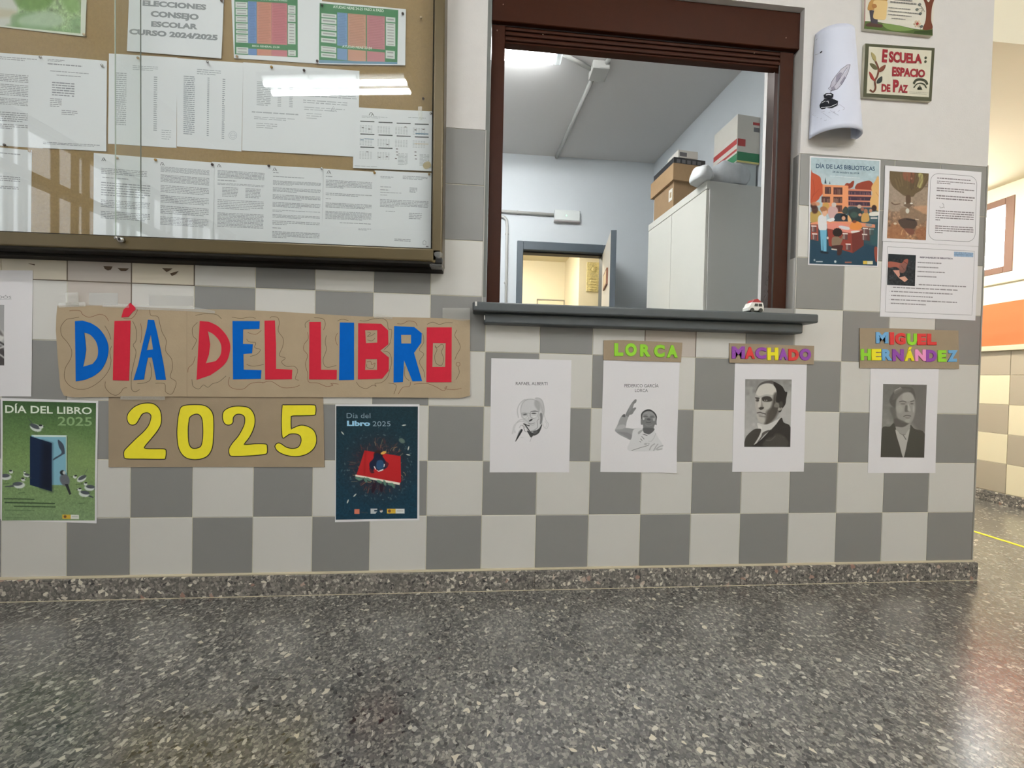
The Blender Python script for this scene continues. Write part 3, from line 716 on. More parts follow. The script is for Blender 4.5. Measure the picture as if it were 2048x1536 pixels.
# orange paper frieze, slightly crumpled
nx, ny = 110, 14; V = []
for j in range(ny):
    for i in range(nx):
        y = -2.3 + 6.1 * i / (nx - 1); z = 1.004 + (.288 + .006 * math.sin(3 * y)) * j / (ny - 1)
        V.append((XC - .004 - .004 * (.5 + .5 * math.sin(9 * y + 26 * z) * math.sin(31 * z + 3 * y)) - .003 * RNG.random(), y, z))
fr = raw('paper_frieze', V, grid_faces(nx, ny), mat('orange_paper', (228, 112, 68), .75), None, True)
tag(fr, 'orange crepe paper strip above the corridor dado', 'paper')
cb = tube('surface_cable', [(XC - .008, -.6, 1.43), (XC - .008, .6, 1.432), (XC - .008, 3.8, 1.41)], .005, mat('cable_cream', (190, 180, 155), .6)); tag(cb, 'thin cream cable along the wall below the corridor window', 'cable')
wallbox('ceiling_corridor', XR, XC, .02, 4.6, CZ, CZ + .1, m=M_creamc)
wallbox('wall_corridor_lintel', XR, XC, .001, .02, CZ, HC, m=M_creamc)
wallbox('wall_corridor_end', XR - .1, XC, 4.4, 4.5, FL, CZ, m=M_creamc)
wallbox('wall_corridor_left', XR - .1, XR, YB + .1, 4.4, FL, CZ, m=M_creamc)
yl = [PZ(1948, 1064, FL), PZ(2048, 1096, FL)]
yt = box('floor_tape', 4.27, 4.293, -1.5, 3.6, FL + .0002, FL + .0012, mat('yellow_tape', (240, 220, 50), .5)); tag(yt, 'yellow marking tape line on the corridor floor', 'tape')

# ------------------------------------------------------------------ hall around the camera
wallbox('ceiling', -1.4, 5.5, -4.9, .1, HC, HC + .1, m=mat('hall_ceiling', (226, 224, 218), .9))
M_hall = mat('hall_plaster', (212, 210, 206), .85)
wallbox('wall_back', -1.4, 5.5, -4.9, -4.8, FL, HC, m=M_hall)
wl = empty('wall_left', (-1.3, -2, FL), kind='structure')
LY0, LY1, LZ0, LZ1 = -3.2, -.75, .75, 2.25
for a in ((-4.9, LY0, FL, HC), (LY1, 0, FL, HC), (LY0, LY1, FL, LZ0), (LY0, LY1, LZ1, HC)): box('wall_panel', -1.4, -1.2, a[0], a[1], a[2], a[3], M_hall, wl)
w3 = empty('window_3', (-1.3, -2, LZ0), 'barred hall window mirrored in the notice board glass', kind='structure')
M_bar = mat('window_bar', (120, 112, 100), .5)
for k in range(19): box('bar', -1.26, -1.23, LY0 + .12 * k + .05 + (.05 if k % 3 == 0 else 0), LY0 + .12 * k + .075 + (.05 if k % 3 == 0 else 0), LZ0, LZ1, M_bar, w3)
for z in (LZ0, 1.42, 1.86, LZ1 - .05): box('crossbar', -1.29, -1.21, LY0, LY1, z, z + .06, M_bar, w3)
box('pane', -1.33, -1.325, LY0, LY1, LZ0, LZ1, clear('dimming_pane', (.37, .37, .37)), w3)  # grey tint added to hold back the daylight from this window
def strip_lamp(x, y, label, ln_=1.2):
    r = empty('strip_lamp', (x, y, HC - .09), label, 'lamp')
    box('housing', x - ln_ / 2 - .04, x + ln_ / 2 + .04, y - .09, y + .09, HC - .03, HC - .001, M_pvcw, r, .003)
    for dy in (-.045, .045): tube('tube', [(x - ln_ / 2, y + dy, HC - .062), (x + ln_ / 2, y + dy, HC - .062)], .019, emis('hall_tube', (.97, .985, 1.), HALL_TUBE), r, 10)
    for k in range(4): box('louvre', x - ln_ / 2 + k * ln_ / 3 - .004, x - ln_ / 2 + k * ln_ / 3 + .004, y - .088, y + .088, HC - .055, HC - .03, M_pvcw, r)
    return r
strip_lamp(.41, -1.83, 'twin tube ceiling lamp mirrored in the notice board glass', 1.12).rotation_euler.z = .12
strip_lamp(3.0, -2.4, 'twin tube ceiling lamp over the middle of the hall')
strip_lamp(2.2, -3.5, 'twin tube ceiling lamp at the back of the hall near the middle')
strip_lamp(4.4, -3.2, 'twin tube ceiling lamp at the back of the hall on the right')
def warm_lamp(x, y, z, label, s):
    r = empty('round_lamp', (x, y, z - .06), label, 'lamp')
    bm = bmesh.new(); tube_bm(bm, [(x, y, z - .02), (x, y, z - .001)], .15, 24); link('lamp_base', bm_mesh('b', bm), M_pvcw, r)
    bm = bmesh.new(); tube_bm(bm, [(x, y, z - .06), (x, y, z - .045), (x, y, z - .021)], [.09, .13, .14], 24); link('lamp_glass', bm_mesh('b', bm), emis('warm_' + str(s), (1., .92, .78), s), r)
    return r
warm_lamp(4.3, .95, CZ, 'round warm lamp on the low corridor ceiling by its opening', WARM_LAMP)
warm_lamp(4.35, 2.4, CZ, 'round warm lamp further down the corridor ceiling', WARM_LAMP * 1.001)
warm_lamp(2.0, 3.0, 2.42, 'round warm lamp on the ceiling of the back room', BACK_LAMP)
def portal(loc, rot, sx, sy):
    l = bpy.data.lights.new('portal', 'AREA'); l.shape = 'RECTANGLE'; l.size = sx; l.size_y = sy; l.cycles.is_portal = True
    o = bpy.data.objects.new('portal', l); scn.collection.objects.link(o); o.location = loc; o.rotation_euler = rot
portal((XC + .1, (wy0 + wy1) / 2, (wz0 + wz1) / 2), (0, math.pi / 2, 0), wz1 - wz0, wy1 - wy0)
portal((-1.38, (LY0 + LY1) / 2, (LZ0 + LZ1) / 2), (0, -math.pi / 2, 0), LZ1 - LZ0, LY1 - LY0)

# ================================================================== NOTICE BOARD
M_bronze = mat('bronze_frame', (84, 72, 46), .36, metal=.3, noise=.05, nscale=12)
M_bronze_d = mat('bronze_dark', (24, 20, 14), .7, spec=.2)  # near-black bronze, carries the shade under and inside the board frame
M_cork = mat('cork', (146, 122, 84), .9, noise=.10, nscale=160, bump=.5, bscale=300)
BY = -.022; GY = -.066; FYB = -.085
BX0, BX1, BZ0, BZ1 = -1.1, 1.449, 1.0795, 2.2
board = empty('notice_board', ((BX0 + BX1) / 2, 0, BZ0), 'large bronze framed glazed notice board with sliding panes on the wall', 'notice board')
box('cork_panel', BX0 + .02, BX1 - .02, BY, -.004, BZ0 + .02, BZ1 - .02, M_cork, board)
def rail(name, x0, x1, z0, z1, b=.006):
    return box(name, x0, x1, FYB, -.0015, z0, z1, M_bronze, board, b, 3)
IX, IZ = BX1 - .036, BZ0 + .048
rail('frame_rail', BX0, BX1 - .002, BZ0 + .004, IZ); rail('frame_rail', BX0, BX1, BZ1 - .05, BZ1)
rail('frame_stile', IX, BX1, BZ0, BZ1); rail('frame_stile', BX0, BX0 + .05, BZ0, BZ1)
box('underside_shade', BX0, BX1 - .004, FYB + .004, -.0012, BZ0 - .004, BZ0 + .005, M_bronze_d, board, .001)  # dark lip put in as the shade under the board
box('contact_shade', BX0, BX1 - .004, -.045, -.0015, BZ0 - .014, BZ0 - .003, M_bronze_d, board, .002)  # dark bar put in as the board's contact shadow on the wall
box('track', BX0, IX, GY - .008, GY + .008, IZ, IZ + .004, M_bronze_d, board)  # dark pane track doubles as the shadow line above the bottom rail
box('track', IX - .004, IX, GY - .008, GY + .008, IZ, BZ1 - .05, M_bronze_d, board)
gA, gB = PY(282, 300, GY)[0], PY(234, 300, GY - .005)[0]
M_glass = clear('board_glass', (.99, 1., .995), .004, ior=1.5)
M_gedge = mat('glass_edge', (168, 180, 168), .3)
box('glass_pane', BX0 + .04, gA, GY, GY + .003, IZ + .001, BZ1 - .05, M_glass, board)
box('glass_pane', gB, IX, GY - .008, GY - .005, IZ + .001, BZ1 - .05, M_glass, board)
box('pane_edge', gA, gA + .0013, GY, GY + .003, IZ + .001, BZ1 - .05, mat('glass_edge_dark', (104, 110, 102), .3), board)
box('pane_edge', gB - .0014, gB, GY - .008, GY - .005, IZ + .001, BZ1 - .05, M_gedge, board)
lp = PY(246, 482, FYB)
M_chrome = mat('chrome', (200, 200, 200), .15, metal=1.)
lk = tube('lock', [(lp[0], FYB + .001, lp[2]), (lp[0] + .002, FYB - .012, lp[2] - .001)], .0085, M_chrome, board, 18)
tube('lock_core', [(lp[0] - .012, FYB - .0005, lp[2] + .004), (lp[0] - .011, FYB - .012, lp[2] + .004)], .005, M_chrome, board, 12)
box('lock_slot', lp[0] - .001, lp[0] + .003, FYB - .0145, FYB - .0125, lp[2] - .005, lp[2] + .003, M_bronze_d, board)
kx, kz = BX1 - .012, BZ0 + .008
bm = bmesh.new(); add_box(bm, kx - .012, kx + .0125, FYB - .002, FYB + .02, kz - .012, kz + .012, .005, 3); link('corner_cap', bm_mesh('c', bm), mat('black_plastic', (20, 18, 16), .25), board)
M_tape = clear('clear_tape', (.95, .95, .93), .25, ior=1.45, haze=(.10, (.8, .8, .78)))
bm = bmesh.new(); add_box(bm, kx - .03, kx + .0135, FYB - .003, -.03, BZ0 - .012, BZ0 - .004, .003, 2); link('plastic_flap', bm_mesh('c', bm), M_tape, board)
cutout('tape_scrap', [catmull([(868, 512), (878, 509), (886, 514), (882, 521), (872, 520)], 3)], FYB - .0005, .0012, M_tape, board)

M_paper = mat('paper', (217, 219, 221), .75, spec=.2)
M_paper_w = mat('poster_paper', (222, 220, 222), .7, spec=.25)
def page(quad, label, lvl=0, amp=.0012, name='notice_sheet', cat='paper', group=None, m=None, **k):
    sh = Sheet(BY - .0004 - .0016 * lvl, amp, (17, 12), quad[0][0] * .1, .0003)
    make_sheet(name, quad, sh, m or M_paper, label, cat, group, **k); return sh
GT = (128, 130, 134); GTD = (84, 86, 92)
# top row
q = [(-60, -30), (175, -30), (171, 73.5), (-60, 47)]
sh = page(q, 'green printed map poster cut by the top left of the board', 1, m=mat('cream_sheet', (206, 210, 196), .75))
A = Art(PXZ, [(-58, -30), (164, -30), (162, 68), (-58, 45)], 1.5, (150, 176, 128)); A.mottle(.10, 9); A.mottle(.08, 3)
for pts, c, al in (([(-60, -40), (27, -40), (26, 60), (-60, 50)], (196, 198, 188), 1), ([(-60, 16), (24, 20), (24, 34), (-60, 34)], (186, 178, 150), .8), ([(30, -30), (110, -30), (100, 12), (60, 22), (32, 8)], (96, 140, 62), .8), ([(26, 30), (70, 26), (60, 46), (48, 62), (26, 56)], (112, 150, 96), .8),
                   ([(40, 36), (100, 24), (130, 44), (90, 60), (50, 58)], (164, 188, 158), .9), ([(120, -10), (150, -16), (160, 20), (140, 26)], (128, 166, 96), .8), ([(140, 44), (162, 36), (164, 66), (146, 62)], (120, 156, 110), .7), ([(28, 48), (160, 62), (160, 70), (28, 62)], (118, 158, 104), .6)): A.poly(pts, c, 8, al)
A.build('printed_map', sh)
q = [(259, -25), (448, -10), (443, 117.5), (254, 102)]
sh = page(q, 'white sheet headed with the school council election notice in bold grey capitals', 2)
for s, x0, y0, x1, y1, h in (('ELECCIONES', 286, 1, 413, 9.5, 11), ('CONSEJO', 302, 22, 398, 29, 11.5), ('ESCOLAR', 303, 42.5, 396, 48.5, 11), ('CURSO 2024/2025', 259, 57.5, 436, 70.5, 11)):
    text_on(s, [(x0, y0), (x1, y1), (x1 - .5, y1 + h), (x0 - .5, y0 + h)], sh, ink((138, 142, 145)), .055)
def chart(sh, z, q, title, band, cols, rows, bands):
    A = Art(z, q, 2.0, (62, 128, 82))
    (x0, y0), (x1, y1) = q[0], q[1]; sl = (y1 - y0) / (x1 - x0); yb = q[3][1]
    for a, b, c in cols:
        for (r0, r1) in rows: A.rect(a, y0 + r0 + (a - x0) * sl, b, y0 + r1 + (a - x0) * sl, c, sl, 4)
    for (a, b, r0, r1) in bands: 
        A.rect(a, y0 + r0 + (a - x0) * sl, b, y0 + r1 + (a - x0) * sl, (200, 205, 200), sl, 5)
        n = max(1, int((r1 - r0) / 22))
        for k in range(n): A.rect(a + 12, y0 + r0 + (k + .35) * (r1 - r0) / n + (a - x0) * sl, b - 12, y0 + r0 + (k + .65) * (r1 - r0) / n + (a - x0) * sl, (150, 152, 150), sl, 4)
    for a, b, c in cols:
        r0, r1 = rows[0]; dk = tuple(v * .78 for v in c)
        for k in range(int((r1 - r0) / 13)):
            A.rect(a + 8 + (k * 7) % 11, y0 + r0 + k * 13 + 5 + (a - x0) * sl, b - 6 - (k * 13) % 17, y0 + r0 + k * 13 + 10 + (a - x0) * sl, dk, sl, 4, .55)
    A.build('printed_chart', sh)
zB = Zm(440, 0, 4.042)
q = [(462, -30), (650, -18), (637, 127.5), (468, 116.5)]; q[1] = (645, -16)
sh = page(q, 'white sheet with the narrower green grant chart and a blank right margin', 1)
chart(sh, zB, [(118, -60), (628, -34), (630, 465), (120, 440)], '', '', [(228, 298, (96, 132, 186)), (300, 418, (196, 128, 108)), (418, 545, (190, 106, 116))], [(68, 405), (448, 500)],
      [(126, 224, 76, 125), (128, 225, 132, 182), (128, 226, 190, 240), (130, 227, 248, 296), (130, 228, 304, 330), (130, 228, 338, 404), (132, 229, 440, 492), (550, 612, 82, 150), (550, 612, 156, 216), (550, 612, 226, 396), (552, 614, 444, 490)])
text_on('BECA GENERAL 23-24', zB.l([(262, 365), (482, 377), (482, 392), (262, 380)]), sh, ink((200, 214, 200)), .02, .0005)
text_on('AYUDAS NEAE 24-25 PASO A PASO', zB.l([(235, -14), (545, 2), (545, 16), (235, 0)]), sh, ink((200, 214, 200)), .02, .0005)
q = [(638, 2), (812, 19), (810.5, 131), (637, 128)]; q[3] = (637.5, 128.5)
sh = page(q, 'white sheet with the wider green grant chart headed paso a paso', 2)
chart(sh, zB, [(806, 26), (1442, 84), (1434, 520), (802, 510)], '', '', [(948, 1030, (104, 140, 184)), (1034, 1180, (192, 138, 116)), (1188, 1334, (184, 116, 124))], [(62, 330), (352, 444)],
      [(820, 942, 80, 112), (820, 942, 120, 160), (820, 942, 168, 214), (820, 942, 226, 262), (818, 940, 280, 316), (818, 940, 346, 392), (818, 940, 402, 436), (1342, 1418, 64, 104), (1342, 1418, 112, 296), (1340, 1414, 334, 398)])
A = Art(zB, [(802, 488), (1434, 504), (1434, 520), (802, 512)], 1.6, (96, 140, 168)); A.build('blue_footer', sh, None, .0004)
text_on('AYUDAS NEAE 24-25 PASO A PASO', zB.l([(915, 44), (1325, 80), (1325, 102), (915, 66)]), sh, ink((214, 224, 214)), .02, .0005)
text_on('AYUDAS NEAE 23-24', zB.l([(990, 366), (1228, 382), (1226, 402), (988, 386)]), sh, ink((206, 220, 206)), .02, .0005)
# second row
q = [(-50, 102), (88, 112), (86, 297), (-50, 288)]; sh = page(q, 'white sheet of dense paragraphs at the left end of the second row', 0)
greek(q, sh, [(0, .9, .035, .075, 2, .8, .45), (0, .78, .22, .31, 5, 1, .5), (0, .78, .33, .46, 7, 1, .5), (0, .78, .48, .56, 5, 1, .5), (0, .78, .63, .74, 5, .9, .5), (0, .78, .76, .82, 3, .7, .5)], (150, 152, 156))
q = [(86, 111.5), (214, 122), (213, 303), (84, 296)]; sh = page(q, 'white sheet with a small table beside the paragraph sheet', 1)
greek(q, sh, [(.08, .35, .03, .06, 2, .8, .5), (.08, .62, .07, .10, 1, 1, .45), (.12, .72, .15, .17, 1, 1, .4), (.22, .6, .19, .21, 1, 1, .4), (.15, .46, .27, .43, 6, .9, .5), (.46, .5, .27, .43, 6, 1, .5), (.12, .3, .45, .55, 5, .8, .45), (.3, .55, .57, .63, 3, .8, .4), (.02, .9, .93, .96, 2, .9, .5)], (140, 142, 148))
q = [(218, 107), (355, 115.5), (353, 296), (217, 288)]; sh = page(q, 'white list sheet crossed by the overlapping glass edges', 0)
greek(q, sh, [(.35, .72, .11, .17, 3, .8, .35), (.1, .26, .20, .79, 26, 1, .5), (.66, .71, .22, .83, 26, 1, .5), (.78, .92, .8, .92, 5, .8, .3)], (158, 164, 168))
q = [(355, 116.5), (487, 126), (483, 303), (354, 293)]; sh = page(q, 'white list sheet with a round stamp in the middle of the second row', 0)
greek(q, sh, [(.3, .66, .10, .17, 3, .8, .35), (.1, .27, .19, .86, 30, .8, .5), (.46, .49, .19, .86, 30, 1, .5), (.69, .73, .19, .88, 30, 1, .5)], (150, 156, 162))
def ring(cx, cy, r, n=20): return [(cx + r * math.cos(k * 2 * math.pi / n), cy + r * math.sin(k * 2 * math.pi / n)) for k in range(n + 1)]
strokes('stamp', [(ring(466, 271, 8), .0012), (ring(466, 271, 5), .001), ([(461, 271), (471, 271)], .001)], sh, ink((176, 180, 186)))
q = [(487, 125), (719, 142), (716.5, 314), (484, 301)]; sh = page(q, 'wide white double sheet under the lamp reflection in the second row', 1)
greek(q, sh, [(.12, .24, .2, .48, 14, .8, .5), (.3, .33, .2, .48, 14, 1, .5), (.4, .43, .2, .48, 14, 1, .5), (.08, .48, .54, .57, 1, 1, .5), (.1, .46, .6, .64, 2, .8, .4), (.12, .3, .67, .74, 3, .8, .35),
              (.5, .98, .27, .34, 3, 1, .5), (.52, .9, .37, .42, 2, 1, .45), (.53, .88, .45, .5, 2, .8, .35), (.55, .68, .52, .6, 3, .7, .3)], (168, 172, 176))
strokes('stamp', [([(662, 222), (667, 213), (672, 222), (662, 222)], .0015)], sh, ink((150, 154, 160)))
q = [(708, 214.5), (868, 223.5), (866, 342.5), (706, 336)]; sh = page(q, 'school calendar sheet with twelve month grids and dark month bars', 3)
items = []; V_ = []
for r, yy in enumerate((243, 268.5, 294.5)):
    for c in range(4 if r < 2 else 2):
        x = 721 + c * 36.2; y = yy + c * 1.8; items.append(([(x, y), (x + 28, y + .9)], .0033))
strokes('month_bar', items, sh, ink((62, 70, 70)))
bl = []
for r, yy in enumerate((247, 272.5, 298.5)):
    for c in range(4 if r < 2 else 2):
        s0 = (721 + c * 36.2 - 708) / 164; t0 = (yy + c * 1.8 - 214.5 - (721 + c * 36.2 - 708) * .055) / 119
        for k in range(5): bl.append((s0 + k * .033, s0 + k * .033 + .022, t0 + .02, t0 + .145, 6, 1, .35))
bl += [(.56, .68, .72, .92, 9, .9, .5), (.83, .95, .72, .92, 9, .9, .5), (.02, .3, .955, .975, 1, 1, .5), (.1, .42, .13, .17, 2, .7, .45), (.68, .9, .11, .13, 1, 1, .6)]
greek(q, sh, bl, (168, 172, 174))
strokes('calendar_mark', [([(831, 267.5), (857, 268.5)], .0035), ([(729, 278), (748, 279)], .002), ([(721, 280), (728, 280.3)], .0025)], sh, ink((96, 128, 148)))
strokes('calendar_mark', [([(829, 287.5), (857, 288.5)], .0015)], sh, ink((190, 160, 100)))
strokes('calendar_mark', [([(x, y), (x + 4, y + .3)], .0028) for x, y in ((724, 256), (737, 258.5), (809, 254), (829, 260), (845, 259), (773, 289.5), (733, 304), (757, 315), (772, 313.5), (792, 298), (792, 304), (793, 310), (790, 317), (829, 304), (829, 311), (830, 318))], sh, ink((96, 92, 92)))
strokes('emblem', [([(738, 231), (741, 226), (744, 226), (748, 232)], .0018), ([(743, 232), (745, 228)], .002)], sh, ink((70, 80, 76)))
cutout('sticky_tape', [[(836, 213), (844, 213), (844, 240), (837, 240)]], BY - .0075, .0004, M_tape, sh.o)
cutout('glue_stain', [catmull([(848, 326), (858, 323), (862, 332), (852, 338), (846, 333)], 4)], BY - .0078, .0003, clear('stain', (.95, .9, .75), .5, haze=(.3, (.7, .6, .4))), sh.o)
# bottom row
q = [(-50, 290), (64, 301), (62, 466), (-50, 461)]; sh = page(q, 'white sheet with a framed box at the left end of the bottom row', 0)
greek(q, sh, [(0, .8, .05, .08, 1, 1, .4), (0, .8, .33, .40, 3, 1, .5), (0, .78, .45, .49, 2, 1, .6)], (150, 152, 156))
def arrowA(x, y): return [([(x, y + 6), (x + 3, y), (x + 4.5, y), (x + 8, y + 6.5)], .0018), ([(x + 3.5, y + 6), (x + 5.2, y + 3)], .0018)]
specs = [
 ([(188, 306), (314, 316.5), (312, 477), (187, 469)], (204, 316), 'first letter sheet of the bottom row beside the bare cork strip', [(.12, .85, .17, .25, 4, 1, .5), (.14, .55, .28, .30, 1, 1, .5), (.12, .9, .34, .52, 6, .9, .45), (.12, .9, .56, .66, 5, .8, .5), (.12, .9, .70, .80, 5, .9, .5)]),
 ([(310, 316), (429, 325.5), (426, 482), (309, 474)], (321, 325), 'second letter sheet of the bottom row, closely printed', [(.1, .92, .1, .17, 5, 1, .55), (.1, .92, .2, .3, 6, 1, .55), (.1, .92, .33, .43, 5, .9, .5), (.1, .92, .46, .56, 5, .9, .5), (.1, .92, .59, .7, 5, .9, .5), (.1, .92, .73, .84, 6, .9, .5)]),
 ([(424.5, 324), (541, 331), (538, 485), (423, 480)], (435, 329), 'third letter sheet of the bottom row with a list between paragraphs', [(.1, .9, .1, .2, 6, 1, .55), (.1, .42, .22, .24, 1, 1, .6), (.1, .9, .26, .29, 2, 1, .5), (.18, .45, .31, .44, 7, .9, .5), (.58, .84, .31, .44, 7, .9, .5), (.1, .9, .47, .6, 6, .7, .4), (.1, .9, .64, .83, 11, 1, .55)]),
 ([(538, 331), (647, 337), (643, 489.5), (536, 484.5)], (546, 336), 'fourth letter sheet of the bottom row with seven even paragraphs', [(.08, .18, .08, .1, 1, 1, .6), (.08, .65, .13, .15, 1, 1, .5), (.08, .96, .19, .25, 4, .4, .55), (.08, .96, .28, .34, 4, .5, .55), (.08, .96, .37, .44, 4, .6, .55), (.08, .96, .47, .54, 4, .6, .55), (.08, .96, .57, .60, 2, .2, .5), (.08, .96, .63, .68, 3, .6, .5), (.08, .96, .71, .77, 3, .3, .5), (.08, .24, .8, .82, 1, 1, .5), (.08, .96, .85, .94, 5, .3, .55)]),
 ([(643.5, 337), (751, 344), (748, 493.5), (642, 489.5)], (654, 341.5), 'fifth letter sheet of the bottom row with two short headings', [(.08, .2, .09, .11, 1, 1, .6), (.08, .94, .14, .25, 6, .4, .55), (.08, .94, .31, .35, 2, .7, .5), (.08, .18, .385, .4, 1, 1, .6), (.08, .94, .44, .51, 4, .85, .55), (.08, .94, .55, .66, 7, .8, .55), (.35, .94, .69, .71, 1, 1, .5), (.7, .94, .76, .79, 2, .7, .5)]),
 ([(749.5, 341), (867, 347), (862.5, 498), (747, 493)], None, 'last sheet of the bottom row mostly blank with short lines', [(.1, .32, .07, .10, 2, .8, .5), (.48, .9, .05, .10, 3, .8, .5), (.1, .3, .2, .22, 1, 1, .5), (.1, .25, .24, .26, 1, 1, .5), (.1, .47, .275, .29, 1, 1, .5), (.1, .22, .31, .325, 1, 1, .5), (.6, .73, .2, .27, 4, .8, .5), (.1, .93, .37, .48, 6, .3, .5), (.2, .36, .52, .535, 1, 1, .5), (.6, .82, .53, .62, 4, .9, .5), (.36, .64, .88, .92, 2, 1, .5)]),
]
for k, (q, aa, lab, bl) in enumerate(specs):
    sh = page(q, lab, k % 2); greek(q, sh, bl, (150, 153, 158))
    if aa: strokes('emblem', arrowA(*aa), sh, ink((92, 96, 98)))
    else: strokes('emblem', [([(846, 489), (846, 483), (849, 481), (852, 483), (852, 489), (846, 489)], .0012), ([(852, 493), (857, 493.5)], .004)], sh, ink((130, 132, 136)))
board.rotation_euler.y = -.0075   # the board hangs a little lower at its left end
# thumbtacks
PIN = dict(gold=mat('pin_gold', (170, 130, 60), .3, metal=.7), silver=mat('pin_silver', (190, 190, 190), .2, metal=1.), dark=mat('pin_dark', (58, 40, 36), .35), tan=mat('pin_tan', (168, 140, 104), .4), pale=mat('pin_pale', (200, 180, 150), .4), green=mat('pin_green', (30, 60, 40), .4))
for x, y, c, lab in ((81, 115, 'silver', 'silver thumbtack between the two left sheets of the second row'), (204, 131, 'silver', 'silver thumbtack at the top right corner of the small table sheet'),
    (9, 290, 'dark', 'brown thumbtack at the foot of the left paragraph sheet'), (59, 302, 'tan', 'tan thumbtack on the corner of the framed box sheet'), (276, 116, 'tan', 'tan thumbtack at the top of the sheet crossed by the glass edges'),
    (168, 69, 'pale', 'pale thumbtack at the lower right corner of the green map'), (443, 1, 'dark', 'dark thumbtack at the upper right of the council election sheet'), (415, 124, 'silver', 'silver thumbtack above the stamped list sheet'),
    (474, 113, 'tan', 'tan thumbtack at the lower left corner of the narrower green chart'), (543, 134, 'gold', 'gold thumbtack at the top of the wide double sheet'), (608, 140.5, 'dark', 'dark thumbtack at the top of the wide double sheet'),
    (634.5, 122, 'dark', 'dark thumbtack where the two green chart sheets overlap'), (644, 10, 'green', 'dark green thumbtack in the upper left corner of the wider green chart'), (805.5, 27, 'dark', 'brown thumbtack in the upper right corner of the wider green chart'),
    (842, 35, 'pale', 'pale thumbtack alone in the cork at the upper right of the board'), (846.5, 197, 'dark', 'dark thumbtack alone in the cork above the calendar'), (861.5, 227, 'silver', 'silver thumbtack at the top right corner of the calendar'),
    (234, 316, 'tan', 'tan thumbtack on the first letter sheet of the bottom row'), (311, 319.5, 'gold', 'gold thumbtack between the first and second letter sheets'), (424.5, 329, 'dark', 'dark thumbtack between the second and third letter sheets'),
    (537.5, 331.5, 'dark', 'black thumbtack between the third and fourth letter sheets'), (643.5, 337, 'silver', 'silver thumbtack between the fourth and fifth letter sheets'), (749, 345.5, 'gold', 'gold thumbtack between the fifth letter sheet and the last sheet'), (858.5, 348.5, 'tan', 'tan thumbtack in the top right corner of the last bottom sheet')):
    p = PY(x, y, BY - .008); bm = bmesh.new()
    tube_bm(bm, [(p[0], BY + .004, p[2]), (p[0], BY - .008, p[2])], .0009, 6)
    tube_bm(bm, [(p[0], BY - .0075, p[2]), (p[0], BY - .0095, p[2]), (p[0], BY - .0112, p[2])], [.0046, .004, .0022], 12)
    me = bm_mesh('thumbtack', bm)
    for f in me.polygons: f.use_smooth = True
    tag(link('thumbtack', me, PIN[c]), lab, 'thumbtack')

# ================================================================== CARDBOARD BANNERS
M_kraft = mat('kraft_card', (166, 148, 122), .85, noise=.05, nscale=14, bump=.3, bscale=120)
M_kraft2 = mat('kraft_card_dark', (150, 133, 110), .85, noise=.05, nscale=14, bump=.3, bscale=120)
z1, z2 = Zm(90, 590, 4.389), Zm(520, 600, 4.518)
YBN = -.003
banner = empty('book_day_banner', tuple(PY(530, 795, YBN)), 'long brown card banner with big red and blue capitals under the notice board', 'banner')
M_blue = mat('card_blue', (0, 90, 178), .8, spec=.12, noise=.04, nscale=60); M_redc = mat('card_red', (190, 40, 58), .8, spec=.15, noise=.04, nscale=60)
left = [(117.3, 611.6), (160, 611), (277, 614), (376, 618.8), (376, 793), (300, 793.4), (147, 794.5), (130, 791), (123, 776), (118, 720), (114, 660), (115, 632)]
right = [(374, 618.6), (450, 619), (530, 622), (719, 633), (860, 636), (940, 638.7), (940, 791), (930, 794), (918, 796), (760, 794.5), (530, 794.2), (374, 793.2)]
cutout('card_panel', [left], YBN, .0035, M_kraft, banner); cutout('card_panel', [right], YBN - .0002, .0035, M_kraft, banner)
cutout('card_joint', [[(373.6, 618.6), (374.6, 618.6), (374.6, 793.2), (373.6, 793.2)]], YBN - .0036, .0004, M_kraft2, banner)
YL = YBN - .0039
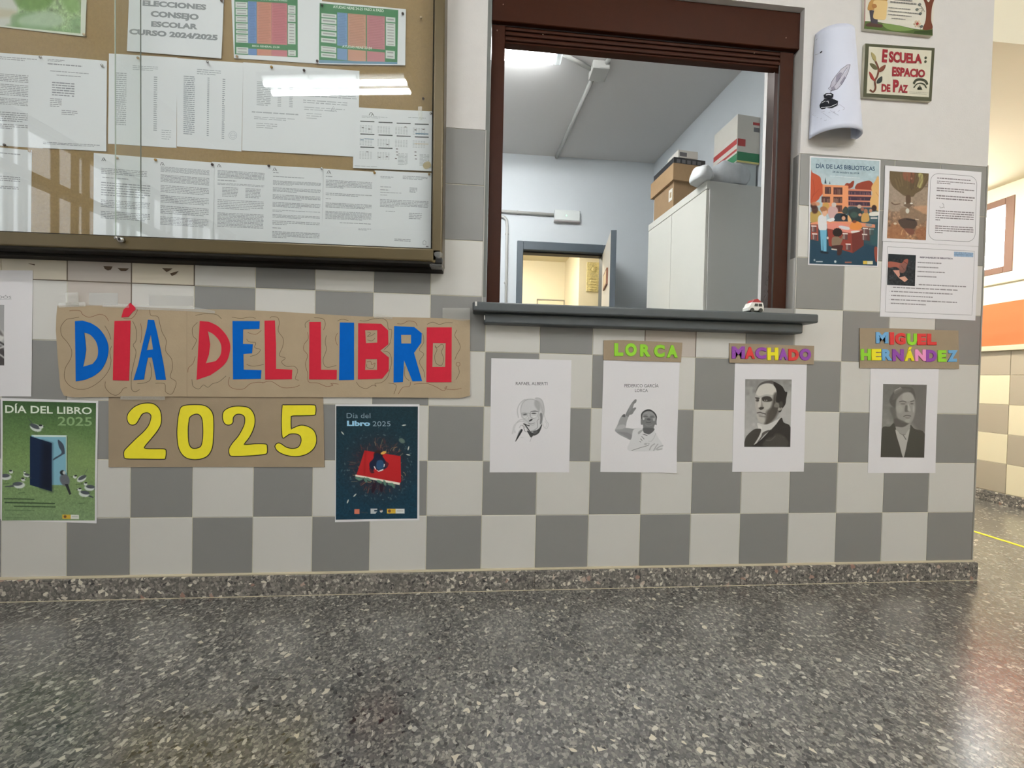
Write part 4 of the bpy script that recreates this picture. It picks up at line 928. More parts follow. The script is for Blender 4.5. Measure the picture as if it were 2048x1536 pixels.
LET = [('D', M_blue, z1, [catmull([(400, 245), (470, 290), (530, 370), (558, 460), (545, 560), (500, 650), (430, 710), (350, 745)], 4, False) + [(272, 758), (265, 230), (330, 225)], catmull([(345, 330), (400, 350), (450, 410), (468, 480), (460, 550), (420, 605)], 4, False) + [(335, 630), (350, 560), (362, 480), (355, 400)]]),
 ('I', M_redc, z1, [[(612, 228), (752, 225), (748, 380), (745, 560), (738, 752), (597, 748), (600, 600), (605, 400)]]), ('accent', M_redc, z1, [[(750, 68), (805, 120), (770, 150), (735, 192), (672, 197), (690, 130)]]),
 ('A', M_blue, z1, [[(905, 217), (958, 220), (985, 330), (1010, 450), (1040, 600), (1062, 745), (978, 745), (955, 620), (940, 548), (905, 550), (885, 640), (870, 742), (778, 748), (820, 610), (860, 430), (895, 290)], [(930, 345), (950, 478), (893, 485)]]),
 ('D', M_redc, z1, [catmull([(1440, 235), (1520, 275), (1590, 350), (1625, 430), (1620, 510), (1590, 590), (1530, 650), (1450, 705)], 4, False) + [(1332, 745), (1345, 500), (1360, 228)], catmull([(1430, 318), (1480, 345), (1530, 400), (1550, 460), (1540, 530), (1500, 580)], 4, False) + [(1412, 600), (1440, 520), (1450, 430), (1440, 370)]]),
 ('E', M_blue, z1, [[(1647, 228), (1885, 230), (1882, 298), (1740, 302), (1738, 430), (1825, 432), (1818, 512), (1742, 518), (1745, 655), (1900, 660), (1895, 735), (1652, 740)]]),
 ('L', M_redc, z2, [[(42, 187), (135, 185), (145, 400), (145, 622), (292, 630), (288, 715), (48, 720)]]), ('L', M_redc, z2, [[(447, 198), (550, 198), (552, 400), (552, 630), (695, 632), (693, 718), (445, 718)]]),
 ('I', M_blue, z2, [[(722, 203), (850, 205), (850, 722), (715, 725)]]),
 ('B', M_redc, z2, [[(888, 210), (1095, 215), (1158, 275), (1160, 400), (1088, 457), (1165, 520), (1163, 640), (1105, 710), (885, 718)], [(950, 272), (1060, 272), (1060, 385), (958, 390)], [(955, 535), (1058, 535), (1058, 632), (950, 632)]]),
 ('R', M_blue, z2, [[(1212, 235), (1395, 245), (1462, 300), (1458, 385), (1392, 478), (1465, 732), (1378, 735), (1302, 545), (1292, 742), (1207, 745)], [(1275, 315), (1365, 315), (1365, 393), (1278, 393)]]),
 ('O', M_redc, z2, [[(1507, 247), (1733, 247), (1730, 743), (1503, 743)], [(1563, 388), (1678, 390), (1673, 605), (1557, 605)]])]
for ch, m, z, loops in LET:
    o = cutout('letter', [z.l(l) for l in loops], YL, .0009, m, banner); o['label'] = ('red' if m is M_redc else 'blue') + (' accent mark' if ch == 'accent' else ' cut-out letter ' + ch)
shb = Sheet(YL + .0002, 0, th=0)
SQ1 = [[(300, 195), (240, 205), (190, 215), (150, 260), (138, 300), (150, 360), (200, 420), (235, 490), (225, 560), (180, 640), (170, 720), (200, 780), (260, 820), (340, 828), (420, 800), (500, 740), (560, 660), (580, 580), (570, 500), (585, 450)],
 [(215, 140), (250, 135), (310, 140), (330, 170), (380, 195), (430, 185), (480, 170), (530, 185), (560, 230)], [(525, 270), (560, 330), (580, 390)], [(530, 760), (530, 810), (570, 860), (620, 880), (660, 860), (690, 820), (720, 815)],
 [(690, 205), (760, 205), (800, 160), (815, 120)], [(770, 230), (800, 300), (800, 400), (775, 440), (800, 500), (780, 600), (760, 700), (760, 820), (790, 850), (830, 830)], [(920, 130), (930, 180), (990, 190), (1010, 260), (1030, 330), (1065, 400), (1060, 490), (1110, 560), (1120, 640), (1100, 720), (1150, 760), (1140, 820), (1110, 870), (1060, 850), (1050, 780), (970, 775)],
 [(840, 250), (850, 330), (840, 420)], [(1320, 180), (1400, 165), (1500, 170), (1550, 210)], [(1340, 240), (1295, 290), (1300, 360), (1330, 400), (1290, 480)], [(1320, 540), (1300, 600), (1260, 640), (1255, 680)], [(1290, 740), (1300, 800), (1350, 825), (1390, 790), (1430, 810), (1470, 780), (1530, 760), (1590, 710)],
 [(1640, 195), (1720, 205), (1800, 195), (1850, 205)], [(1780, 330), (1850, 345), (1900, 310)], [(1770, 385), (1790, 410), (1850, 420), (1840, 460), (1890, 480), (1860, 520), (1800, 540)], [(1770, 610), (1830, 625), (1920, 610)], [(1620, 720), (1610, 780), (1650, 820), (1740, 825), (1800, 780), (1870, 765), (1920, 770)], [(920, 590), (935, 660), (925, 740), (880, 770), (810, 780)]]
SQ2 = [[(90, 165), (110, 150), (160, 160), (175, 210), (165, 280), (210, 350), (205, 420), (175, 500), (230, 525), (195, 560), (240, 600), (310, 600), (340, 640), (320, 710), (350, 725)], [(20, 750), (100, 735), (200, 790), (300, 790), (360, 770)], [(410, 250), (410, 210), (450, 180)], [(490, 160), (570, 170), (590, 220), (575, 270)],
 [(430, 290), (435, 350), (400, 400), (395, 450), (430, 500), (410, 580), (430, 660), (440, 740), (520, 750), (600, 780), (660, 770), (640, 755), (710, 760)], [(600, 320), (590, 380), (600, 450), (570, 540), (590, 600), (640, 605), (690, 590)], [(700, 190), (740, 175), (800, 185)], [(700, 300), (680, 350), (700, 410)],
 [(900, 185), (950, 190), (1030, 170), (1110, 168), (1150, 200), (1160, 260), (1190, 270), (1185, 340), (1170, 400), (1120, 450)], [(1110, 460), (1170, 480), (1190, 560), (1170, 640), (1150, 700), (1100, 745), (1040, 755), (1050, 780), (1020, 770), (960, 800), (900, 780), (870, 740)], [(1240, 215), (1290, 215), (1340, 190), (1400, 200), (1420, 235)],
 [(1510, 220), (1560, 200), (1620, 220), (1680, 205), (1740, 205)], [(1780, 270), (1760, 320), (1790, 370), (1810, 430), (1780, 490), (1760, 540)], ring(1790, 580, 18, 10), [(1790, 600), (1800, 660), (1770, 720)], [(1470, 300), (1480, 380), (1440, 450), (1480, 490), (1440, 560), (1480, 640), (1490, 700)], [(1390, 760), (1480, 755), (1530, 760), (1600, 790), (1660, 820), (1690, 780), (1670, 800), (1740, 810), (1820, 800)],
 [(970, 290), (1000, 300), (970, 330), (1010, 320), (1040, 300)], [(970, 360), (1010, 370), (1040, 345)], [(965, 560), (1000, 555), (1010, 585), (1040, 570), (1020, 620), (970, 610), (965, 580)], [(1580, 410), (1600, 430), (1640, 400), (1660, 420), (1640, 470), (1660, 530), (1640, 590), (1590, 570), (1580, 500), (1600, 450), (1580, 420)], [(1160, 750), (1230, 770), (1210, 850)], [(1360, 740), (1350, 780), (1290, 790), (1250, 850)], [(1310, 600), (1310, 690), (1350, 730)]]
for z, S_ in ((z1, SQ1), (z2, SQ2)):
    for k, s_ in enumerate(S_):
        strokes('pencil_squiggle', [(catmull(z.l(s_), 5, False), .0015)], shb, ink(((98, 80, 60), (118, 80, 60), (92, 82, 64))[k % 3]), banner, .0002)
# glossy tape along the banner's top edge
M_glint = clear('shiny_tape', (.97, .97, .95), .12, ior=1.6, haze=(.16, (.9, .88, .84)))
for pts in ([(117, 606), (170, 604), (172, 613), (117, 615)], [(205, 607), (258, 608), (258, 616), (205, 614)], [(270, 610), (376, 612), (410, 618), (430, 622), (430, 627), (372, 622), (270, 619)], [(748, 628), (785, 631), (785, 638), (748, 636)], [(885, 616), (940, 616), (940, 640), (925, 642), (885, 636)], [(131, 585), (156, 585), (158, 612), (131, 612)], [(241, 792), (330, 793), (330, 800), (241, 799)]):
    cutout('tape_strip', [z for z in [pts]], YL - .0008, .0003, M_glint, banner)
for pts, lab in (([(178, 586), (236, 586), (236, 610), (178, 610)], 'whitish strip of old tape above the D of the banner'), ([(298, 590), (386, 592), (386, 612), (298, 611)], 'whitish strip of old tape above the red accent of the banner')):
    tag(cutout('old_tape', [pts], -.0004, .0004, clear('old_tape', (.97, .97, .95), .3, haze=(.45, (.86, .85, .82)))), lab, 'tape')

year = empty('year_sign', tuple(PY(433, 934, -.0015)), 'brown card with four yellow digits hanging below the long banner', 'sign')
cutout('card_panel', [[(218.5, 780), (646, 780), (647.5, 840), (649.5, 934), (430, 933.5), (218.3, 934)]], -.0008, .0022, M_kraft2, year)
M_yel = mat('card_yellow', (246, 220, 44), .7, noise=.03, nscale=50); M_blk = mat('marker_black', (26, 22, 12), .7)
D2 = [(725, 1085), (735, 1040), (780, 990), (840, 960), (900, 952), (955, 960), (1000, 1000), (1018, 1060), (1015, 1130), (985, 1190), (930, 1260), (872, 1330), (882, 1350), (960, 1354), (1045, 1355), (1060, 1375), (1055, 1425), (1035, 1438), (870, 1436), (720, 1434), (698, 1415), (698, 1375), (720, 1345), (800, 1265), (870, 1200), (910, 1150), (930, 1100), (935, 1060), (915, 1035), (885, 1030), (850, 1045), (825, 1085), (800, 1125), (770, 1138), (740, 1125)]
D0 = [(1180, 1040), (1200, 985), (1260, 968), (1370, 968), (1430, 990), (1470, 1045), (1478, 1130), (1475, 1250), (1465, 1340), (1430, 1405), (1370, 1435), (1300, 1440), (1240, 1425), (1195, 1380), (1170, 1310), (1163, 1200), (1170, 1100)]
D0h = [(1270, 1070), (1310, 1045), (1350, 1045), (1380, 1080), (1390, 1160), (1388, 1260), (1370, 1330), (1320, 1350), (1280, 1340), (1258, 1290), (1253, 1180), (1260, 1110)]
D2b = [(1562, 1075), (1575, 1020), (1640, 985), (1720, 980), (1790, 995), (1830, 1045), (1840, 1110), (1825, 1180), (1790, 1250), (1747, 1306), (1762, 1316), (1850, 1310), (1935, 1312), (1947, 1330), (1947, 1380), (1925, 1395), (1800, 1408), (1650, 1412), (1622, 1395), (1620, 1350), (1650, 1300), (1700, 1240), (1740, 1170), (1757, 1120), (1755, 1070), (1725, 1045), (1680, 1045), (1650, 1075), (1645, 1120), (1615, 1138), (1580, 1125)]
D5 = [(205, 960), (220, 952), (350, 951), (480, 952), (500, 965), (500, 1020), (485, 1038), (385, 1042), (290, 1045), (278, 1070), (280, 1165), (300, 1160), (370, 1135), (440, 1150), (490, 1190), (508, 1260), (490, 1330), (430, 1385), (340, 1410), (240, 1400), (165, 1365), (140, 1325), (155, 1300), (185, 1300), (240, 1335), (300, 1345), (350, 1330), (375, 1280), (368, 1230), (330, 1207), (270, 1208), (230, 1232), (205, 1235), (198, 1100)]
def grow(loop, d):
    p = np.array(loop); n = len(p); a = np.roll(p, 1, 0); b = np.roll(p, -1, 0); t = b - a; t /= np.linalg.norm(t, axis=1)[:, None] + 1e-9
    area = .5 * np.sum(p[:, 0] * np.roll(p[:, 1], -1) - np.roll(p[:, 0], -1) * p[:, 1]); nn = np.stack([t[:, 1], -t[:, 0]], 1) * (1 if area > 0 else -1)
    return [tuple(q) for q in p + nn * d]
for dg, z, loops in (('2', z1, [D2]), ('0', z1, [D0, D0h]), ('2', z1, [D2b]), ('5', z2, [D5])):
    L_ = [catmull(z.l(l), 4) for l in loops]; g = [grow(L_[0], 1.8)] + [grow(l, -1.8) for l in L_[1:]]
    o = cutout('digit', L_, -.0036, .0006, M_yel, year); o['label'] = 'yellow digit ' + dg
    cutout('outline', g, -.0031, .0005, M_blk, o)['label'] = 'black marker outline'

# foam letter signs
M_foam = dict(g=mat('foam_green', (138, 200, 40), .6), p=mat('foam_purple', (138, 66, 160), .6, noise=.08, nscale=300), r=mat('foam_red', (204, 48, 48), .6), y=mat('foam_yellow', (240, 222, 30), .6), b=mat('foam_blue', (104, 162, 206), .6), k=mat('foam_pink', (236, 148, 196), .6))
CN = dict(g='green', p='purple', r='red', y='yellow', b='light blue', k='pink')
def foam_sign(name, label, card, z, letters, Y=-.0012):
    o = cutout(name, [card], Y, .003, M_kraft2); tag(o, label, 'sign')
    for ch, c, x0, y0, x1, y1 in letters:
        me = glyphs(ch, offset=.045, extrude=.03, bevel=.022, res=3); co = coords(me)
        a0, a1, b0_, b1_ = co[:, 0].min(), co[:, 0].max(), co[:, 1].min(), co[:, 1].max(); d = co[:, 2]; d = (d - d.min()) / (d.max() - d.min())
        u = (co[:, 0] - a0) / (a1 - a0); v = 1 - (co[:, 1] - b0_) / (b1_ - b0_)
        P = bil(z.l([(x0, y0), (x1, y0), (x1, y1), (x0, y1)]), u, v); W3 = PYv(P[:, 0], P[:, 1], Y - .005); W3[:, 1] = Y - .0029 - .003 * d
        me.vertices.foreach_set('co', W3.ravel()); me.update(); l = link('foam_letter', me, M_foam[c], o); l['label'] = CN[c] + ' foam letter ' + ch
    return o
foam_sign('name_sign', 'narrow brown card with five green foam letters', [(1207, 680.8), (1246, 680.4), (1364, 685.4), (1361.3, 724.5), (1206.4, 719.7)], Zm(960, 660, 4.6545),
          [('L', 'g', 1250, 122, 1335, 242), ('O', 'g', 1350, 122, 1460, 246), ('R', 'g', 1490, 133, 1590, 248), ('C', 'g', 1618, 136, 1720, 255), ('A', 'g', 1738, 140, 1842, 258)])
z6 = Zm(1420, 650, 3.938)
foam_sign('name_sign', 'narrow brown card with seven purple, red and yellow foam letters', [(1458, 686.3), (1627, 692), (1626.2, 728.7), (1458, 725.7)], z6,
          [('M', 'p', 172, 168, 275, 265), ('A', 'r', 275, 172, 355, 268), ('C', 'p', 357, 175, 443, 268), ('H', 'y', 452, 178, 538, 277), ('A', 'p', 540, 185, 615, 275), ('D', 'r', 618, 188, 700, 282), ('O', 'p', 705, 185, 797, 280)])
foam_sign('name_sign', 'taller brown card with two rows of many-coloured foam letters', [(1718.4, 656.4), (1780, 656.8), (1915, 661.4), (1916.5, 737.6), (1820, 737), (1718.4, 735.8)], z6,
          [('M', 'b', 1307, 55, 1405, 145), ('I', 'r', 1417, 57, 1450, 155), ('G', 'r', 1458, 62, 1540, 155), ('U', 'g', 1552, 67, 1630, 160), ('E', 'r', 1632, 68, 1702, 158), ('L', 'r', 1710, 68, 1785, 158),
           ('H', 'g', 1188, 188, 1267, 278), ('E', 'y', 1272, 188, 1350, 278), ('R', 'b', 1355, 190, 1435, 280), ('N', 'p', 1437, 190, 1527, 285), ('\u00c1', 'y', 1533, 172, 1610, 284), ('N', 'k', 1615, 192, 1700, 285), ('D', 'p', 1700, 195, 1787, 290), ('E', 'g', 1795, 198, 1862, 290), ('Z', 'b', 1870, 198, 1950, 290)])

# ================================================================== POSTERS ON THE TILES
def poster(name, quad, label, cat='poster', amp=.0012, Y=-.0006, m=None, ph=None, **k):
    sh = Sheet(Y, amp, (15, 11), quad[0][0] * .05 if ph is None else ph, .0003); make_sheet(name, quad, sh, m or M_paper_w, label, cat, None, **k); return sh

# --- green poster with the open door and wagtails
z3 = Zm(0, 780, 5.484)
sh = poster('green_poster', [(2.2, 795.8), (196.6, 801.5), (193.3, 1046.6), (2.6, 1040.8)], 'green printed poster of wagtails round an open blue door at the far left')
A = Art(z3, [(33, 118), (1055, 142), (1043, 1430), (25, 1430)], 1.5, (90, 128, 72)); A.grad((58, 94, 48), (118, 146, 98), 't', 0, .95)
yy = A.t; A.C = np.where((yy < .5)[:, None], np.array((52, 86, 44)) + (np.array((116, 146, 84)) - np.array((52, 86, 44))) * (np.clip(yy / .5, 0, 1) ** .8)[:, None], np.array((116, 146, 84)) + (np.array((118, 146, 100)) - np.array((116, 146, 84))) * np.clip((yy - .5) / .5, 0, 1)[:, None])
A.mottle(.04, 4); A.mottle(.03, 2)
A.poly([(740, 500), (700, 1050), (900, 1080), (1043, 1000), (1043, 700)], (128, 154, 92), 120, .35)
A.poly([(345, 495), (735, 497), (738, 930), (728, 1042), (560, 1042), (400, 700)], (120, 176, 196), 5, 1, False)
A.poly([(345, 492), (735, 496), (735, 515), (380, 512)], (214, 230, 222), 5, 1, False).line([(731, 500), (734, 900)], 9, (190, 206, 186), 4).line([(741, 510), (743, 950)], 7, (40, 56, 40), 4)
A.poly([(332, 505), (572, 580), (572, 1112), (330, 1040)], (14, 34, 66), 5, 1, False).poly([(470, 560), (572, 590), (572, 1112), (450, 1070)], (10, 16, 34), 60, .8, False)
A.poly([(640, 545), (700, 600), (716, 690), (700, 705), (590, 770), (600, 745), (680, 690), (650, 620)], (60, 72, 88), 6)
def bird(x, y, s, head=(1, -1), tail=(-1, .4), c=(58, 64, 74), w=(206, 214, 208)):
    A.poly([(x - tail[0] * -10 * s, y), (x + tail[0] * 95 * s, y + tail[1] * 95 * s), (x + tail[0] * 92 * s, y + tail[1] * 95 * s + 10 * s), (x - tail[0] * 5 * s, y + 22 * s)], c, 5, .95, False)
    A.ell(x, y + 8 * s, 58 * s, 34 * s, w, .25, 1, .45 * math.degrees(math.atan2(tail[1], tail[0]) if tail[0] > 0 else math.atan2(-tail[1], -tail[0])))
    A.ell(x + tail[0] * 12 * s, y - 6 * s, 52 * s, 20 * s, c, .3, .9, .45 * math.degrees(math.atan2(tail[1], tail[0]) if tail[0] > 0 else math.atan2(-tail[1], -tail[0])))
    hx_, hy_ = x + head[0] * 45 * s, y + head[1] * 30 * s; A.ell(hx_, hy_, 22 * s, 20 * s, w, .3); A.ell(hx_ - head[0] * 5 * s, hy_ - 12 * s, 17 * s, 9 * s, (30, 34, 38), .4)
    A.poly([(hx_ + head[0] * 16 * s, hy_ - 4 * s), (hx_ + head[0] * 34 * s, hy_ + 2 * s), (hx_ + head[0] * 16 * s, hy_ + 5 * s)], (30, 34, 38), 4, .9, False)
    for k in (-8, 6): A.line([(x + k * s, y + 40 * s), (x + k * s + 4, y + 66 * s)], 3, (50, 56, 50), 3, .8)
bird(395, 405, 1.15, (1.15, -.1), (-.75, -.9)); bird(70, 945, 1.0, (1.2, -1.6), (-1, .1)); bird(215, 1035, 1.05, (.9, -1.7), (-1.6, .2)); bird(900, 965, .95, (-1.7, -.5), (.75, -1.2))
bird(985, 1065, .95, (-1., -1.3), (1, .2)); bird(925, 1130, 1.0, (-1.1, -1.3), (1.1, .45)); bird(290, 930, .6, (-.7, -1.6), (1, .6))
A.ell(715, 985, 52, 70, (96, 100, 108), .25, 1, -20).poly([(715, 1030), (750, 1030), (785, 1140), (765, 1150)], (36, 40, 44), 5, 1, False).ell(690, 905, 28, 26, (30, 34, 38), .3).ell(708, 905, 16, 20, (190, 198, 196), .4)
for x, y in ((70, 1030), (240, 1130), (900, 1245), (870, 1035)): A.line([(x - 30, y), (x + 30, y - 6)], 9, (52, 74, 44), 9, .55)
for (x0, x1, y, w, a) in ((50, 385, 1192, 17, .8), (60, 600, 1234, 20, .9), (160, 605, 1274, 17, .8), (65, 375, 1316, 10, .45), (70, 330, 1398, 8, .3)):
    x = x0
    while x < x1: ww = random.uniform(25, 70); A.line([(x, y + (x - x0) * .02), (min(x + ww, x1), y + (x - x0) * .02)], w * .6, (28, 50, 28), 7, a); x += ww + 9
A.rect(685, 1365, 778, 1412, (214, 172, 44), .02, 4).rect(778, 1367, 868, 1414, (216, 218, 210), .02, 4).ell(716, 1388, 16, 14, (110, 70, 40), .5).rect(790, 1385, 855, 1393, (150, 150, 150), 0, 4, .8)
A.build('printed_picture', sh)
text_on('D\u00cdA DEL LIBRO', z3.l([(62, 166), (1010, 190), (1010, 266), (62, 250)]), sh, ink((226, 238, 220)), .018, .0005)
text_on('2025', z3.l([(637, 292), (1012, 300), (1010, 394), (637, 388)]), sh, ink((136, 164, 118)), .012, .0005)

# --- dark teal poster with the red book
z4 = Zm(600, 790, 5.69)
sh = poster('teal_poster', [(670.8, 808.5), (839, 808.5), (838.7, 1040.4), (670.3, 1044)], 'dark teal printed poster with a red book below the long banner')
A = Art(z4, [(412, 126), (1342, 131), (1335, 1405), (408, 1418)], 1.6, (16, 48, 64)); A.grad((20, 46, 56), (14, 52, 74)).mottle(.07, 4)
R = random.Random(5)
A.ell(890, 820, 330, 330, (48, 36, 44), .9, .55)
for k in range(230):
    a = R.uniform(0, 2 * math.pi); r0 = R.uniform(150, 300); l_ = R.uniform(20, 75); b = a + R.uniform(-.7, .7)
    x, y = 895 + r0 * math.cos(a) * 1.02, 810 + r0 * math.sin(a) * .98
    A.line([(x, y), (x + l_ * .5 * math.cos(b), y + l_ * .5 * math.sin(b)), (x + l_ * math.cos(b + .4), y + l_ * math.sin(b + .4))] if R.random() < .3 else [(x, y), (x + l_ * math.cos(b), y + l_ * math.sin(b))], R.uniform(3, 9), R.choice([(96, 44, 40), (70, 34, 44), (150, 80, 60), (52, 30, 50), (172, 140, 96), (110, 60, 50), (60, 36, 46)]), 6, R.uniform(.35, .85))
A.poly([(735, 630), (1145, 695), (1152, 985), (1130, 1015), (640, 915), (690, 770)], (186, 24, 28), 6, 1, False).poly([(735, 632), (760, 640), (745, 905), (720, 900)], (150, 16, 22), 18, .5, False)
A.poly([(634, 905), (1140, 998), (1134, 1024), (628, 925)], (232, 222, 204), 5, 1, False)
for x, y, r in ((660, 950, 20), (745, 965, 60), (690, 955, -20), (905, 985, 20), (965, 1000, 70), (1060, 1030, 60), (1030, 1015, 10), (780, 960, 30)): A.ell(x, y, 34, 15, (88, 130, 108), .4, .9, r)
A.poly([(830, 1010), (870, 1005), (850, 1090), (815, 1110)], (36, 14, 30), 10, .9).poly([(905, 1020), (945, 1025), (940, 1100), (915, 1095)], (36, 14, 30), 10, .9)
A.ell(890, 690, 52, 62, (52, 26, 24), .25).poly([(920, 660), (950, 640), (985, 645), (965, 668), (930, 676)], (222, 168, 70), 5)
A.poly([(870, 660), (930, 690), (980, 760), (1000, 810), (950, 850), (900, 868), (850, 830), (830, 885), (805, 870), (790, 780), (830, 730)], (22, 30, 56), 8).poly([(880, 750), (940, 745), (955, 820), (900, 850), (870, 820)], (34, 72, 112), 10)
A.poly([(838, 812), (852, 812), (866, 845), (858, 850)], (230, 226, 220), 5, 1, False).poly([(866, 850), (895, 862), (950, 838), (948, 856), (895, 874)], (230, 226, 220), 5, 1, False).poly([(955, 785), (966, 785), (960, 815), (952, 820)], (230, 226, 220), 4, 1, False)
A.poly([(975, 755), (1010, 780), (995, 810), (975, 810)], (90, 24, 36), 8).poly([(790, 830), (830, 860), (845, 885), (805, 885)], (80, 22, 34), 8)
for k in range(60):
    a = R.uniform(0, 2 * math.pi); r0 = R.uniform(330, 430); x, y = 890 + r0 * math.cos(a), 790 + r0 * math.sin(a)
    A.ell(x, y, R.uniform(6, 18), R.uniform(3, 8), R.choice([(70, 104, 108), (98, 120, 118), (60, 90, 96)]), .6, .6, R.uniform(0, 180))
for x, y, r in ((1185, 343, -8), (1232, 680, 12), (1235, 605, -75), (485, 433, 50), (625, 1140, -45), (1160, 520, 40), (545, 1210, -70)): A.ell(x, y, 24, 7, (214, 212, 196) if x != 1160 else (96, 116, 100), .5, .9, r)
A.ell(1160, 520, 38, 26, (92, 112, 100), .3, .9, 35)
A.rect(620, 1298, 678, 1352, (214, 112, 84), 0, 4).rect(690, 1325, 775, 1340, (60, 60, 66), .1, 8, .6).poly([(803, 1292), (880, 1292), (880, 1308), (845, 1308), (845, 1325), (880, 1325), (866, 1340), (860, 1350), (803, 1350)], (186, 190, 190), 4, 1, False)
A.ell(925, 1320, 17, 17, (196, 190, 184), .3).ell(920, 1305, 14, 10, (70, 50, 44), .4)
A.rect(990, 1294, 1088, 1348, (224, 178, 44), 0, 4).rect(1088, 1294, 1190, 1348, (224, 224, 220), 0, 4).ell(1018, 1320, 17, 18, (120, 70, 40), .5).rect(1042, 1314, 1080, 1322, (180, 130, 30), 0, 4, .7).rect(1102, 1314, 1176, 1323, (150, 150, 150), 0, 4, .8)
A.build('printed_picture', sh)
text_on('D\u00eda del', z4.l([(533, 206), (802, 206), (802, 262), (533, 262)]), sh, ink((140, 160, 172)), -.008, .0005)
text_on('Libro', z4.l([(536, 292), (800, 294), (800, 352), (536, 352)]), sh, ink((150, 196, 222)), .045, .0005)
text_on('2025', z4.l([(828, 300), (1032, 300), (1032, 354), (828, 354)]), sh, ink((140, 160, 172)), -.005, .0005)

# --- library day poster
z5 = Zm(1600, 310, 6.678)
sh = poster('library_poster', [(1619.5, 312.2), (1761, 320.2), (1755.7, 534.3), (1615.4, 530.1)], 'colourful printed library day poster beside the serving window', ph=1.)
A = Art(z5, [(146, 32), (1058, 82), (1028, 1480), (122, 1452)], 1.7, (166, 188, 194)); A.mottle(.02, 8)
A.poly([(160, 240), (300, 250), (420, 300), (640, 300), (820, 330), (840, 420), (400, 420), (250, 330)], (186, 200, 204), 30, .6)
RED1, RED2, SAL = (186, 74, 42), (140, 52, 32), (222, 140, 92)
A.poly([(325, 380), (338, 300), (352, 385)], (40, 62, 74), 4, 1, False).poly([(388, 390), (397, 350), (405, 390)], (60, 80, 90), 4, 1, False)
A.poly([(590, 420), (620, 375), (660, 380), (700, 348), (722, 355), (700, 430), (640, 450)], RED2, 5).poly([(745, 460), (752, 395), (800, 370), (860, 352), (930, 345), (975, 390), (990, 440), (960, 480)], RED2, 5)
A.poly([(150, 205), (165, 235), (215, 260), (270, 300), (285, 370), (320, 430), (300, 520), (265, 560), (240, 600), (140, 650), (138, 420)], RED1, 5).line([(150, 600), (190, 480), (170, 330)], 10, (150, 56, 34), 8, .6).line([(160, 560), (250, 460)], 8, (150, 56, 34), 8, .6)
A.poly([(300, 395), (640, 410), (640, 790), (290, 780), (300, 640)], SAL, 4, 1, False).poly([(635, 450), (950, 470), (950, 700), (635, 690)], (206, 124, 96), 4, 1, False)
A.poly([(570, 410), (645, 415), (640, 760), (565, 760)], (226, 142, 92), 4, 1, False)
for x0, y0, x1, y1 in ((330, 425, 412, 520), (445, 432, 565, 528), (285, 555, 400, 635), (445, 558, 562, 640), (480, 672, 560, 760)):
    A.rect(x0, y0, x1, y1, (82, 48, 44), .02, 4)
    x = x0 + 8
    while x < x1 - 8: A.rect(x, y0 + R.uniform(12, 32), x + 9, y1 - 4, R.choice([(120, 80, 70), (58, 40, 44), (150, 110, 90), (96, 40, 40)]), .02, 4, .8); x += 13
for y in (478, 552, 622, 695):
    A.rect(645, y, 948, y + 52, (66, 40, 56), .03, 4); x = 655
    while x < 930: A.rect(x, y + R.uniform(8, 24) + (x - 645) * .03, x + 10, y + 48 + (x - 645) * .03, R.choice([(98, 60, 70), (50, 34, 56), (120, 84, 90), (40, 40, 60)]), 0, 4, .8); x += 14
A.poly([(1050, 300), (1000, 350), (950, 430), (960, 520), (930, 620), (950, 720), (1050, 760)], (218, 168, 98), 5).line([(1050, 560), (1010, 500)], 7, (190, 120, 60), 5, .7)
# floor and crowd
A.poly([(122, 900), (1045, 900), (1028, 1480), (122, 1452)], (26, 62, 78), 8, 1, False).poly([(122, 1150), (600, 1300), (1030, 1150), (1028, 1480), (122, 1452)], (22, 56, 78), 60, .8, False)
A.poly([(640, 700), (800, 700), (1040, 760), (1040, 1180), (820, 1150), (640, 900)], (44, 72, 80), 20, .9)
A.ell(180, 680, 40, 44, (60, 32, 28), .3).ell(205, 655, 60, 30, (206, 130, 90), .4, .8).poly([(135, 770), (240, 740), (290, 820), (240, 900), (140, 900)], (176, 144, 72), 8).ell(195, 730, 45, 55, (70, 36, 28), .4, .9)
A.ell(345, 680, 42, 44, (190, 146, 70), .3).ell(320, 735, 46, 40, (160, 104, 60), .4, .9).ell(330, 770, 34, 38, (214, 156, 120), .3)
A.poly([(400, 690), (470, 690), (505, 740), (480, 840), (400, 850), (370, 760)], (196, 156, 152), 8).ell(452, 665, 32, 30, (196, 186, 178), .3)
A.poly([(480, 790), (560, 780), (640, 820), (680, 920), (660, 950), (500, 930), (450, 870)], (30, 48, 62), 8).ell(585, 830, 46, 42, (20, 20, 24), .3).ell(580, 845, 26, 28, (206, 150, 118), .35)
A.poly([(690, 720), (780, 700), (830, 780), (830, 880), (700, 890), (640, 760)], (40, 54, 56), 8).ell(790, 690, 28, 26, (190, 160, 140), .3).ell(720, 800, 50, 40, (60, 86, 76), .5, .8).ell(800, 800, 22, 20, (200, 140, 110), .4)
A.poly([(830, 790), (900, 770), (920, 880), (820, 890)], (198, 150, 78), 8).ell(875, 750, 26, 30, (170, 110, 80), .4).ell(830, 725, 22, 24, (150, 90, 70), .4)
A.ell(985, 710, 34, 40, (54, 32, 30), .3).poly([(930, 770), (1035, 760), (1040, 810), (930, 815)], (220, 216, 206), 8).ell(940, 745, 20, 24, (190, 130, 100), .4).rect(940, 835, 1030, 852, (216, 212, 204), 0, 4)
A.poly([(560, 760), (600, 690), (640, 720), (620, 790)], (40, 56, 54), 8, .9)
